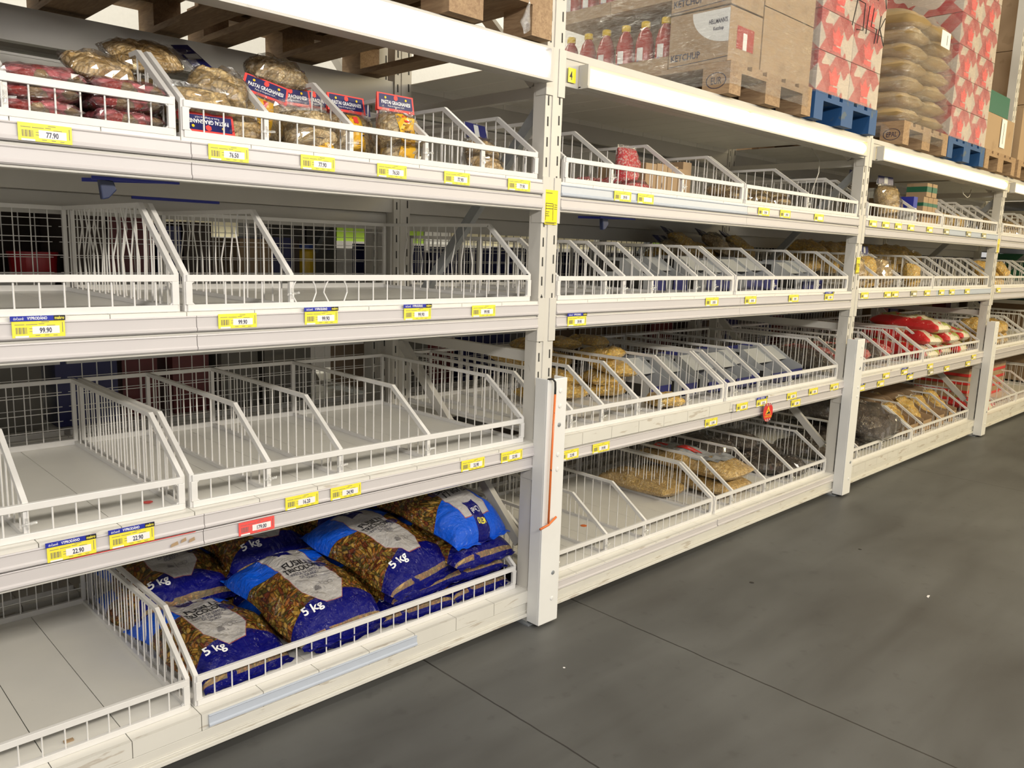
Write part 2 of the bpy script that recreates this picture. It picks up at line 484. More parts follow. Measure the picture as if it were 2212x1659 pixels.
def dup(root, loc=None, rot=None, label=None):
    def cp(o, par):
        c = o.copy(); COL.objects.link(c); c.parent = par
        for ch in list(o.children): cp(ch, c)
        return c
    r = cp(root, None)
    if loc is not None: r.location = loc
    if rot is not None: r.rotation_euler = rot
    if label: r['label'] = label
    return r


# ------------------------------------------------------------------ setting
struct(MB().box(-7, 40, -9, 12, -.1, 0).build('floor', ['floor']))
struct(MB().box(-7, 40, -9, 12, 7.6, 7.7).build('ceiling', ['ceiling']))

W = 2.8
ZB = [.029, .647, 1.199, 1.65, 2.112]
ZS = [.142, .757, 1.31, 1.7625, 2.225]
YF = [.044, .028, .0194, .004]
D = .94
BAY = ['nearest bay', 'second bay', 'third bay', 'fourth bay', 'fifth bay']
LEV = ['bottom shelf', 'lower-middle shelf', 'upper-middle shelf', 'top shelf', 'pallet level']


def slots(mb, x, y, z0, z1, mi=1, dx=.03, ny=-1, pitch=.0735):
    z = z0
    while z < z1:
        for s in (-1, 1):
            zz = z + (0.01 if s > 0 else 0)
            xx = x + s * dx
            mb.poly([(xx - .0032, y, zz), (xx + .0032, y, zz), (xx + .0022, y, zz + .034), (xx - .0038, y, zz + .034)], mi)
        z += pitch


# upright frames of the two back-to-back racks
def scribble(t):
    q = MB()
    for pts in (((-.030, 1.335), (-.024, 1.325), (-.030, 1.315), (-.022, 1.308)), ((-.024, 1.298), (-.030, 1.288), (-.021, 1.282)), ((-.029, 1.272), (-.020, 1.268), (-.026, 1.255), (-.022, 1.243), (-.029, 1.250)), ((.030, 1.30), (.027, 1.25))):
        q.tube([(a, -.0045 + .0035, b) for a, b in pts], .0014, 4)
    q.build('marker_scribble', ['black'], t)


def upright(x, label, rear=False):
    y0 = 1.11 if rear else 0
    t = thing('rack_upright', label, 'rack frame', (x, y0, 0), group='upright frames of the rear rack' if rear else None)
    top = 4.6
    for nm, ya, yb, fy in (('front_post', 0, .062, -1), ('rear_post', .99 - .055, .99, -1)):
        m = MB()
        m.box(-.046, .046, ya, ya + .005, .004, top)
        m.box(-.046, -.041, ya + .005, yb, .004, top)
        m.box(.041, .046, ya + .005, yb, .004, top)
        m.box(-.012, .012, ya - .004, ya + .002, .004, top)
        slots(m, 0, ya - .0012, .12, top - .1)
        m.build(nm, ['post', 'dark'], t)
        f = MB().box(-.07, .07, ya - .035, yb + .03, 0, .006); f.build('foot_plate', ['galv'], t)
    if x == 0 and not rear: scribble(t)
    for i, (a, b) in enumerate((((0, .05, 1.085), (0, .95, 1.085)), ((0, .10, .30), (0, .93, 1.06)), ((0, .06, 2.04), (0, .93, 1.12)), ((0, .05, 2.09), (0, .95, 2.09)), ((0, .10, 2.12), (0, .93, 2.95)), ((0, .06, 3.95), (0, .93, 3.02)))):
        MB().bar(a, b, .028, .042, (1, 0, 0)).build('brace', ['galv' if i == 2 else 'cream'], t)
    return t


UPL = ['white slotted rack upright at the far left, left end of the nearest bay',
       'white slotted rack upright with the yellow load sign and orange hook',
       'white slotted rack upright between the second and third bays',
       'white slotted rack upright between the third and fourth bays',
       'white slotted rack upright between the fourth and fifth bays',
       'white slotted rack upright at the far end of the fifth bay']
for i, l in enumerate(UPL):
    upright((i - 1) * W, l)
    upright((i - 1) * W, 'white slotted upright of the rear rack standing behind the front one', True)

# end connectors of beams sit on the posts
def connector(par, x, z, s):
    m = MB()
    m.box(x - (.012 if s > 0 else .036), x + (.036 if s > 0 else .012), -.006, .002, z - .03, z + .15)
    m.box(x + (.03 if s > 0 else -.036), x + (.036 if s > 0 else -.03), -.006, .045, z - .03, z + .15)
    return m


# ------------------------------------------------------------------ shelves
def shelf(b, lv, rear=False):
    x0 = (b - 1) * W + .047; x1 = b * W - .047; zb, zs = ZB[lv], ZS[lv]; y0 = 1.11 if rear else 0
    grp = None
    if rear:
        lab = 'shelf of steel trays on the rear rack, facing the aisle behind'; grp = 'shelves of the rear rack'
    elif lv == 4:
        lab = 'white pallet beams with shelf lamp, above the %s' % BAY[b]
    else:
        lab = 'white steel tray shelf, %s of the %s' % (LEV[lv], BAY[b])
    t = thing('rack_shelf', lab, 'shelf', (x0, y0, zb), group=grp)
    L = x1 - x0; h = zs - zb
    fr, bk = MB(), MB()
    if lv == 4 and not rear:
        # box beam carrying the lamp
        fr.box(0, L, .0, .05, 0, .125).box(0, L, -.006, 0, .098, .125)
    elif lv == 0:
        fr.box(0, L, -.001, .045, 0, h - .058); fr.box(0, L, -.012, .0, 0, .014); fr.box(0, L, -.006, .0, .022, .026)
    else:
        fr.box(0, L, 0, .045, 0, h - .004); fr.box(0, L, -.004, 0, 0, .010)
    fr.build('front_beam', ['lip' if lv == 0 else 'cream'], t, bevel=.002)
    bk.box(0, L, .945, .985, 0, h - .003).build('rear_beam', ['cream'], t)
    for s, xx in ((1, 0), (-1, L)):
        m = MB()
        a, c = (xx - .034, xx + .004) if s > 0 else (xx - .004, xx + .034)
        m.box(a, c, -.007, -.001, -.045, h + .012)
        e = (xx - .004, xx + .002) if s > 0 else (xx - .002, xx + .004)
        m.box(e[0], e[1], -.001, .05, -.045, h + .005)
        m.build('beam_connector', ['post'], t, bevel=.0015)
    if lv == 4 and b == 0 and not rear: return t
    n = 14; w = L / n
    full = not rear and lv < 4
    for k in range(n):
        m = MB(); a, c = k * w + .0012, (k + 1) * w - .0012
        m.box(a, c, .002, .985, h - .004, h)
        m.box(a, c, .03, .034, h - .03, h - .004).box(a, c, .94, .944, h - .03, h - .004)
        if lv == 0 or (lv == 1 and not rear): m.box(a, c, -.012, .002, h - .050, h, 1)
        elif full: m.box(a, c, -.004, .002, h - .02, h, 0)
        m.build('shelf_tray', ['tray', 'lip'], t)
    return t


for b in range(5):
    for lv in range(5):
        shelf(b, lv); shelf(b, lv, True)

# back sheets closing the top basket level
for b in range(4):
    x0 = (b - 1) * W + .05
    tag(MB().box(0, W - .1, 0, .006, 0, .30).box(0, W - .1, -.004, .012, .292, .300).build('back_sheet', ['tray'], None, loc=(x0, 1.0, 1.785)),
        'plain sheet steel back panel behind the top baskets of the %s' % BAY[b], 'back panel')
# narrower sheet strips behind the lower part of the top opening of each bay
for b in range(4):
    x0 = (b - 1) * W + .05
    tag(MB().box(0, W - .1, 0, .006, 0, .075).build('back_strip', ['cream'], None, loc=(x0, .988, 1.572)),
        'narrow steel strip hung under the rear beam behind the upper-middle shelf, %s' % BAY[b], 'back panel')


# ------------------------------------------------------------------ plastic price rails
def price_rail(x0, x1, z0, z1, y, mat, label):
    t = thing('price_rail', label, 'price rail', (x0, y, z0)); L = x1 - x0; h = z1 - z0
    pr = [(0, 0, 0), (0, -.004, -.001), (0, -.0085, .003), (0, -.0085, .008), (0, -.0045, .012), (0, -.0035, h - .006), (0, -.006, h - .003), (0, -.005, h), (0, 0, h)]
    m = MB(); m.prism(pr, (L, 0, 0)); m.build('rail_strip', [mat], t)
    return t


for b in range(4):
    xs = [(b - 1) * W + .052, (b - 1) * W + 1.425, b * W - .05]
    for s in (0, 1):
        half = 'left half' if s == 0 else 'right half'
        for lv in (1, 2, 3):
            if lv == 1 and b == 1 and s == 0:
                pass
            else:
                yy = -.0125 if lv == 1 else -.0045
                mt = 'bluerail' if (b == 1 and lv == 3 and s == 0) or (b == 2 and lv in (2, 3) and s == 1) else 'rail'
                price_rail(xs[s], xs[s + 1] - .002, ZS[lv] - .052, ZS[lv] - .010, yy, mt, 'upper plastic price rail, %s of the %s, %s' % (half, BAY[b], LEV[lv]))
            if lv == 1: price_rail(xs[s], xs[s + 1] - .002, ZB[lv] + .008, ZB[lv] + .052, -.0045, 'rail', 'lower plastic price rail, %s of the %s, %s' % (half, BAY[b], LEV[lv]))
            else: price_rail(xs[s], xs[s + 1] - .002, ZB[lv] + .008, ZB[lv] + .050, -.0045, 'rail', 'lower plastic price rail, %s of the %s, %s' % (half, BAY[b], LEV[lv]))
# torn clear/white strip on the foot of the nearest bay
price_rail(-1.38, -.62, .098, .136, -.0125, 'bluerail', 'worn white plastic strip on the bottom shelf front of the nearest bay')
price_rail(.06, 1.35, .098, .136, -.0125, 'rail', 'plastic strip on the bottom shelf front, left half of the second bay')
price_rail(1.36, 2.72, .100, .136, -.0125, 'rail', 'plastic strip on the bottom shelf front, right half of the second bay')

# ------------------------------------------------------------------ wire baskets
_C = {}


def side_mesh(hf, hb, yb, bent=0.0, dbl=False):
    k = (hf, hb, yb, bent)
    if k in _C: return _C[k]
    m = MB(); t = .013
    P = [(0, hf), (yb, hb), (D, hb)]
    m.bar((0, .0, 0), (0, .0, hf + .003), t, t, (1, 0, 0)); m.bar((0, D, 0), (0, D, hb), t, t, (1, 0, 0))
    m.bar((0, 0, t / 2), (0, D, t / 2), t, t, (1, 0, 0))
    m.bar((0, -.002, hf - .004), (0, yb, hb - t / 2), t, t * 1.25, (1, 0, 0)); m.bar((0, yb - .003, hb - t / 2), (0, D, hb - t / 2), t, t, (1, 0, 0))
    rnd = random.Random(5)
    n = 17
    for i in range(1, n):
        y = D * i / n
        zt = hf + (hb - hf) * y / yb if y < yb else hb
        if bent and .12 < y < .8:
            a = rnd.uniform(-1, 1) * bent; c = rnd.uniform(-1, 1) * bent
            m.tube([(0, y, .008), (c * .6, y + a, zt * .45), (a, y + c * .5, zt * .75), (0, y, zt - .006)], .0024, 5, cap=False)
        else:
            m.tube([(0, y, .008), (0, y, zt - .006)], .0024, 5, cap=False)
    _C[k] = m.mesh('side_panel', ['white']); return _C[k]


def basket(b, s, lv, divs=(), hb=.24, hf=.094, yb=.212, bent=0.0, bentfront=()):
    x0 = (b - 1) * W + (.078 if s == 0 else 1.411); x1 = (b - 1) * W + (1.385 if s == 0 else 2.722)
    half = 'left' if s == 0 else 'right'
    t = thing('wire_basket', '%s white wire basket on the %s of the %s' % (half, LEV[lv], BAY[b]), 'wire basket', (x0, YF[lv], ZS[lv] + .0005))
    L = x1 - x0; ft = .018; sd = side_mesh(hf, hb, yb, bent)
    m = MB()
    m.box(0, L, -.007, .006, hf - ft, hf).box(0, L, -.007, .006, 0, ft)
    m.box(-.004, .014, -.007, .006, ft, hf - ft).box(L - .014, L + .004, -.007, .006, ft, hf - ft)
    for cx, cz in ((.014, ft), (.014, hf - ft), (L - .014, ft), (L - .014, hf - ft)):     # welded corner gussets
        sx = .007 if cx < L / 2 else -.007; sz = .007 if cz < hf / 2 else -.007
        m.prism([(cx, -.005, cz), (cx + sx, -.005, cz), (cx, -.005, cz + sz)], (0, .009, 0))
    n = round(L / .0545)
    for i in range(1, n):
        x = L * i / n
        if i in bentfront:
            k = .014 * (1 if i % 2 else -1)
            m.tube([(x, 0, ft - .002), (x + k, .004, hf * .45), (x + k * .8, .002, hf * .62), (x, 0, hf - ft + .002)], .0026, 6, cap=False)
        else: m.tube([(x, 0, ft - .002), (x, 0, hf - ft + .002)], .0026, 6, cap=False)
    m.build('front_panel', ['white'], t, bevel=.0012)
    for x in (-.0, L): obj('side_panel', sd, t, (x, .006, 0))
    g = MB(); t2 = .014
    g.box(0, L, D - .002, D + .010, 0, .02).box(0, L, D - .002, D + .010, hb - t2, hb)
    n = round(L / .053)
    for i in range(1, n): g.tube([(L * i / n, D + .002, .018), (L * i / n, D + .002, hb - t2)], .0022, 4, cap=False)
    z = .06
    while z < hb - .03: g.tube([(0, D + .006, z), (L, D + .006, z)], .0018, 4, cap=False); z += .062
    g.build('back_panel', ['white'], t)
    for dx in divs:
        o = obj('divider', sd, t, (dx - x0, .008, 0))
        c = MB().bar((-.018, -.012, hf * .42), (.022, -.012, hf * .46), .006, .004, (0, 0, 1)).tube([(0, -.012, hf * .3), (0, -.012, hf * .6)], .004, 6)
        c.build('clip', ['clear'], o, loc=(0, 0, 0))
    return t


basket(0, 0, 0); basket(0, 1, 0)
basket(0, 0, 1, [-1.80]); basket(0, 1, 1, [-1.154, -.903, -.544])
basket(0, 0, 2, [], .289, .098, .23, .011); basket(0, 1, 2, [-1.075], .289, .098, .23, .009, (6, 7, 8, 9))
basket(0, 0, 3, [-1.79]); basket(0, 1, 3, [-1.155, -.878, -.59, -.34])
basket(1, 0, 3, [.369, .874]); basket(1, 1, 3, [2.089])
basket(1, 0, 2, [.383, .505, .711, 1.063, 1.224]); basket(1, 1, 2, [1.807, 2.328])
basket(1, 0, 1, [.213, .415, .665, .845, 1.073]); basket(1, 1, 1, [1.499, 1.759, 2.121])
basket(1, 0, 0, [.168, .51, .805]); basket(1, 1, 0, [1.595, 1.953, 2.288])
basket(2, 0, 3, [3.693]); basket(2, 1, 3, [4.55, 4.769, 5.125])
basket(2, 0, 2, [3.197, 3.569]); basket(2, 1, 2, [4.36, 4.648, 4.996, 5.249])
basket(2, 0, 1, [3.152, 3.567, 3.942]); basket(2, 1, 1, [4.409])
basket(2, 0, 0, [3.225, 3.635]); basket(2, 1, 0, [4.45, 4.85, 5.2])
for lv in range(4): basket(3, 0, lv, [6.25, 6.8]); basket(3, 1, lv, [7.6])
for lv in range(4): basket(4, 0, lv); basket(4, 1, lv)


# ------------------------------------------------------------------ price tags
def price_tag(xl, z, kind, text, label, y, k=0):
    t = thing('price_tag', label, 'price tag', (xl, y, z)); w, h = .112, .040
    m = MB(); base = {'y': 'yellow', 'b': 'yellow', 'g': 'olive', 'r': 'tagred'}[kind]
    m.box(0, w, -.0012, 0, 0, h)
    m.build('tag_card', [base], t)
    d = MB(); ink = 0
    d.box(.042, w - .012, -.0018, -.0012, .008, .026, 1)
    d.box(.006, .034, -.0018, -.0012, .0, .0045, 1)
    for i in range(9):
        x = .008 + i * .0026 + (i * 7 % 3) * .0004; d.box(x, x + .0008 + .0007 * (i % 3 == 0), -.0018, -.0012, .009, .024, 0)
    for x, z0, ww in ((.006, .030, .020), (.029, .030, .024), (.056, .031, .012), (.062, .0355, .016), (.036, .020, .006), (.036, .014, .006), (.048, .004, .010), (.068, .004, .009), (.086, .003, .009), (.073, .027, .018)):
        d.box(x, x + ww, -.0018, -.0012, z0, z0 + .0011, 2)
    d.box(w - .006, w - .0048, -.0018, -.0012, .010, h - .006, 0)
    d.build('printed_panel', ['greyink', 'paper', 'greyink'], t)
    if text:
        MB().text(text, (.070, -.0022, .0105), (1, 0, 0), (0, 0, 1), .0118, bold=True, align='C').build('price_lettering', ['ink'], t)
    if kind == 'b':
        p = MB().box(-.003, w + .001, -.0036, -.0012, h - .001, h + .011)
        p.box(w - .024, w + .001, -.0040, -.0036, h - .001, h + .011, 1); po = p.build('promotion_strip', ['royal', 'black'], t)
        q = MB().text('dočasně', (.003, -.0042, h + .002), (1, 0, 0), (0, 0, 1), .0062, 0).text('VYPRODÁNO', (.032, -.0042, h + .002), (1, 0, 0), (0, 0, 1), .0068, 0, True, width=.042)
        q.text('makro', (w - .0225, -.0044, h + .002), (1, 0, 0), (0, 0, 1), .0072, 1, True, width=.021)
        q.build('lettering', ['textwhite', 'textyellow'], po)
    return t


TAGS = [('3u', [(-1.773, '77.90', 'y'), (-1.332, '76.50', 'y'), (-1.061, '77.90', 'y'), (-.798, '76.50', 'y'), (-.531, '77.90', 'y'), (-.237, '77.90', 'y'),
                (.364, '39.90', 'y'), (.521, '', 'y'), (1.524, '29.90', 'y'), (1.750, '29.90', 'y'), (2.143, '', 'y'),
                (2.89, '', 'y'), (3.091, '', 'y'), (3.30, '', 'y'), (3.522, '', 'y'), (3.875, '', 'y'), (4.22, '', 'g'), (4.72, '', 'g'), (5.10, '', 'g')]),
        ('2u', [(-1.812, '99.90', 'b'), (-1.318, '99.90', 'y'), (-1.053, '99.90', 'b'), (-.690, '99.90', 'b'), (-.394, '99.90', 'y'),
                (1.099, '39.90', 'y'), (1.463, '39.90', 'y'), (1.928, '39.90', 'y'), (2.368, '39.90', 'b'),
                (2.875, '', 'y'), (3.245, '', 'y'), (3.372, '', 'y'), (3.71, '', 'g'), (3.972, '', 'y'), (4.27, '', 'y'), (4.50, '', 'y'), (4.86, '', 'y'), (5.69, '', 'y')]),
        ('2l', [(.113, '39.90', 'b')]),
        ('1u', [(-1.772, '22.90', 'b'), (-1.627, '22.90', 'b'), (-1.129, '16.20', 'y'), (-.973, '24.90', 'y'), (-.434, '22.90', 'y'), (-.237, '22.90', 'y'),
                (1.449, '22.90', 'y'), (1.655, '22.90', 'b'), (1.995, '22.90', 'y'), (2.262, '22.90', 'y'), (2.545, '22.90', 'y'),
                (3.35, '', 'y'), (3.68, '', 'b'), (4.19, '', 'y'), (5.212, '', 'y')]),
        ('1l', [(-1.274, '179.00', 'r'), (.105, '22.90', 'y'), (.308, '39.90', 'y'), (1.172, '22.90', 'y'), (2.067, '22.90', 'y'),
                (2.97, '', 'b'), (3.29, '', 'y'), (3.82, '', 'b'), (4.24, '', 'g'), (4.594, '', 'y'), (5.105, '', 'y')])]
ORD = ['first', 'second', 'third', 'fourth', 'fifth', 'sixth', 'seventh', 'eighth', 'ninth', 'tenth']
ZT = {'3u': ZS[3] - .050, '2u': ZS[2] - .047, '2l': ZB[2] + .009, '1u': ZS[1] - .051, '1l': ZB[1] + .009}
cnt = {}
for row, items in TAGS:
    for x, s, k in items:
        b = int((x + W) // W); key = (row, b); cnt[key] = cnt.get(key, 0) + 1
        colr = {'y': 'yellow', 'b': 'yellow', 'g': 'faded olive', 'r': 'red'}[k]
        rl = {'u': 'upper', 'l': 'lower'}[row[1]]
        lab = '%s%s price tag%s, %s from left, %s rail, %s, %s' % (colr, ' ' + s if s else '', ', blue strip' if k == 'b' else '', ORD[cnt[key] - 1], rl, LEV[int(row[0])], BAY[b])
        y = (-.0125 if row == '1u' else -.0045) - .0087
        if row == '1u' and 0 < x < 1.425: y = -.0125
        price_tag(x, ZT[row], k, s, lab, y)

# ------------------------------------------------------------------ shelf lamps
def shelf_lamp(b, x0, x1, z0, z1, mat, label, segs):
    t = thing('shelf_lamp', label, 'strip light', (x0, -.004, z0)); L = x1 - x0; h = z1 - z0
    m = MB(); m.box(-.012, L + .012, -.010, 0, -.004, .0).box(-.012, 0, -.045, 0, 0, h).box(L, L + .012, -.045, 0, 0, h)
    m.box(-.012, L + .012, -.045, 0, h, h + .006); m.box(-.012, L + .012, -.048, 0, -.008, -.0)
    m.build('housing', ['cream'], t)
    for a, c in segs:
        d = MB(); pr = [(a, -.006, .002)] + [(a, -.008 - .036 * math.sin(PI * (.12 + .76 * q / 6)) , .003 + (h - .006) * q / 6) for q in range(7)] + [(a, -.006, h - .002)]
        d.prism(pr, (c - a, 0, 0)); d.build('diffuser', [mat], t)
    return t


shelf_lamp(0, -2.70, -.075, 2.112, 2.214, 'lampwhite', 'wide bright neutral white strip light over the nearest bay', [(.003, 2.62)])
shelf_lamp(1, .14, 2.66, 2.120, 2.192, 'lampwarm', 'warm strip light over the second bay', [(.003, 1.20), (1.235, 2.517)])
shelf_lamp(2, 2.92, 5.49, 2.120, 2.192, 'lampwarm', 'warm strip light over the third bay', [(.003, 1.20), (1.235, 2.567)])
shelf_lamp(3, 5.72, 8.30, 2.120, 2.192, 'lampwarm', 'warm strip light over the fourth bay', [(.003, 1.20), (1.235, 2.577)])

# ------------------------------------------------------------------ crash guards
def guard(x, label):
    t = thing('post_guard', label, 'post guard', (x, -.078, .012)); h = 1.005
    m = MB(); m.box(-.056, .056, 0, .006, 0, h).box(-.056, -.050, .006, .068, 0, h).box(.050, .056, .006, .068, 0, h)
    m.build('channel', ['guard'], t, bevel=.004)
    for z in (.955, .895, .82, .70, .64, .21, .10):
        a = MB().lathe((0, 0, 0), [(.0095, 0), (.008, .002), (.003, .003)], 12)
        a.build('bolt', ['galv' if z in (.82, .21) else 'guard'], t, loc=(.018, -.0005, z), rot=(PI / 2, 0, 0))
    return t


guard(0, 'white steel post guard carrying the orange hook rod')
guard(W, 'white steel post guard between the second and third bays')
guard(2 * W, 'white steel post guard between the third and fourth bays')
guard(-W, 'white steel post guard at the left end of the nearest bay')

# orange pull rod hanging on the first guard
t = thing('pull_rod', 'orange steel hook rod hung over the post guard at the nearest upright', 'hook rod', (-.03, -.088, .40))
h = MB(); pts = [(-.022, .035, .595), (-.020, .012, .618), (-.012, -.002, .620), (0, -.004, .608), (.002, -.004, .585)]
h.tube(pts + [(.002, -.004, .56)], .0042, 8); h.build('hook', ['dark'], t, smooth=True)
MB().tube([(.002, -.004, .56), (-.004, -.004, .30), (-.006, -.004, .045)], .0044, 8).build('shaft', ['orange'], t, smooth=True)
MB().tube([(-.052, -.004, .030), (-.006, -.004, .038), (.038, -.004, .062)], .0046, 8).build('handle', ['orange'], t, smooth=True)

# yellow load sign on the first upright
def load_sign(x, z, h, label, w=.068, full=True):
    t = thing('load_sign', label, 'sign', (x, -.0062, z))
    MB().box(-w / 2, w / 2, -.001, 0, 0, h).build('plate', ['signyellow'], t)
    d = MB(); a = -w / 2 + .003
    for z0, ww in ((h * .60, .040), (h * .53, .040), (h * .45, .040), (h * .05, .06), (h * .02, .05), (h * .90, .034), (h * .36, .02), (h * .30, .016), (h * .24, .02)):
        d.box(a, a + ww, -.0016, -.001, z0, z0 + .0022)
    d.box(a, a + .0016, -.0016, -.001, h * .12, h * .60).box(a + .040, a + .0416, -.0016, -.001, h * .12, h * .60)
    for q in range(3): d.box(w / 2 - .018, w / 2 - .003, -.0016, -.001, h * (.45 + .06 * q), h * (.45 + .06 * q) + .002)
    d.build('printed_lines', ['black'], t)


load_sign(0, 1.600, .128, 'yellow rack load sign on the nearest upright')
load_sign(W, 1.42, .10, 'yellow rack load sign on the second upright', .05)
load_sign(2 * W, 1.60, .12, 'yellow rack load sign on the third upright', .06)
# yellow bay number plate next to the second bay lamp
t = thing('number_plate', 'small yellow plate with number 4 beside the second bay lamp', 'sign', (.062, -.008, 2.128))
MB().box(0, .042, -.001, 0, 0, .052).build('plate', ['signyellow'], t)
MB().text('4', (.008, -.0016, .010), (1, 0, 0), (0, 0, 1), .030, bold=True).build('lettering', ['black'], t)

# round sale wobbler
t = thing('sale_disc', 'round red sale disc reading VYPRODEJ at the lower-middle shelf of the second bay', 'sign', (1.765, -.034, .667))
m = MB(); R = .052; n = 36
m.prism([(R * math.cos(2 * PI * k / n), 0, R * math.sin(2 * PI * k / n)) for k in range(n)], (0, .0015, 0), 0)
m.build('disc', ['red'], t)
d = MB()
for k in range(7):
    for s in (1, -1):
        x = -.030 + k * .010; z0 = .037; z1 = math.sqrt(max(0, R * R - (x) ** 2)) * .99
        if z1 > z0: d.poly([(x, -.0006, s * z0), (x + .0052, -.0006, s * z0), (x + .0085, -.0006, s * (z1 - .0005)), (x + .0033, -.0006, s * z1)], k % 2)
d.poly([(-.030, -.0007, -.012), (.030, -.0007, -.012), (0, -.0007, .036)], 2)
d.poly([(-.024, -.0012, -.009), (.024, -.0012, -.009), (.010, -.0012, .008), (.002, -.0012, .003)], 0)
d.disc((-.003, -.0014, .012), .0042, (1, 0, 0), (0, 0, 1), 10, 0)
d.build('warning_symbol', ['black', 'textwhite', 'ylabel'], t)
MB().text('VYPRODEJ', (0, -.0014, -.028), (1, 0, 0), (0, 0, 1), .0105, bold=True, align='C', width=.078).build('lettering', ['ylabel'], t)
MB().box(-.050, -.012, .002, .0028, .005, .055).build('holder_arm', ['clear'], t)


# ------------------------------------------------------------------ pillow shaped bags
class Bag:
    """pillow bag: x across, y along, z up; bottom end at -y"""
    def __init__(s, Wd, L, T, seed=0, lump=.010, sag=0.0, flat=.12, fold=0.0, ends=.018):
        s.W, s.L, s.T, s.seed, s.lump, s.sag, s.flat, s.fold, s.ends = Wd, L, T, seed, lump, sag, flat, fold, ends

    def warp(s, u, v, z):
        # ends droop by `sag`; the outline waves slightly
        k = 1 - .05 * (1 - abs(v) ** 2) * 0 - .045 * math.sin(v * 5 + s.seed) * abs(u)
        x = u * s.W / 2 * k * (1 - .06 * v * v); y = v * s.L / 2 * (1 - .05 * u * u)
        return Vector((x, y, z - s.sag * (v * v) + s.fold * v))

    def top(s, u, v):
        a = max(0, 1 - abs(u) ** 2.6) * max(0, 1 - abs(v) ** 3.2)
        nz = noise.noise(Vector((u * 1.7 + s.seed * 3.1, v * 2.3, s.seed))) * s.lump * 1.6 + noise.noise(Vector((u * 5 + s.seed, v * 7, 3 + s.seed))) * s.lump * .7
        return s.T * (1 - s.flat) * a ** .42 + nz * min(1, a * 3)

    def bot(s, u, v):
        a = max(0, 1 - abs(u) ** 3) * max(0, 1 - abs(v) ** 4)
        return -s.T * s.flat * a ** .4

    def at(s, u, v, e=.0028): return s.warp(u, v, s.top(u, v) + e)

    def mesh(s, name, mats, nu=26, nv=36, mi=0, endmi=0):
        m = MB(); m.uv = []
        def c(i, n):
            t = -1 + 2 * i / n
            return math.sin(t * PI / 2) * .55 + t * .45
        for side in (0, 1):
            b = len(m.v)
            for j in range(nv + 1):
                for i in range(nu + 1):
                    u, v = c(i, nu), c(j, nv)
                    z = s.top(u, v) if side == 0 else s.bot(u, v)
                    m.v.append(tuple(s.warp(u, v, z))); m.uv.append(((u + 1) / 2, (v + 1) / 2))
            for j in range(nv):
                for i in range(nu):
                    q = (b + j * (nu + 1) + i, b + j * (nu + 1) + i + 1, b + (j + 1) * (nu + 1) + i + 1, b + (j + 1) * (nu + 1) + i)
                    m.f.append(q if side == 0 else q[::-1]); m.mi.append(mi)
        # crimped end seals
        for sgn in (-1, 1):
            b = len(m.v)
            for r in (0, 1):
                for i in range(nu + 1):
                    u = c(i, nu); p = s.warp(u, sgn, 0)
                    off = s.ends * r
                    zz = .0022 * math.sin(i * 1.1 + s.seed) * (1 + r)
                    m.v.append((p.x * (1 + .03 * r), p.y + sgn * off, p.z + zz * 0.8)); m.uv.append(((u + 1) / 2, .5 + sgn * .5))
            for i in range(nu):
                m.f.append((b + i, b + i + 1, b + nu + 2 + i, b + nu + 1 + i)); m.mi.append(endmi)
        return m.mesh(name, mats, True)


def drapef(bag):
    def f(p):
        u = max(-1, min(1, p.x / (bag.W / 2))); v = max(-1, min(1, p.y / (bag.L / 2)))
        return bag.at(u, v)
    return f


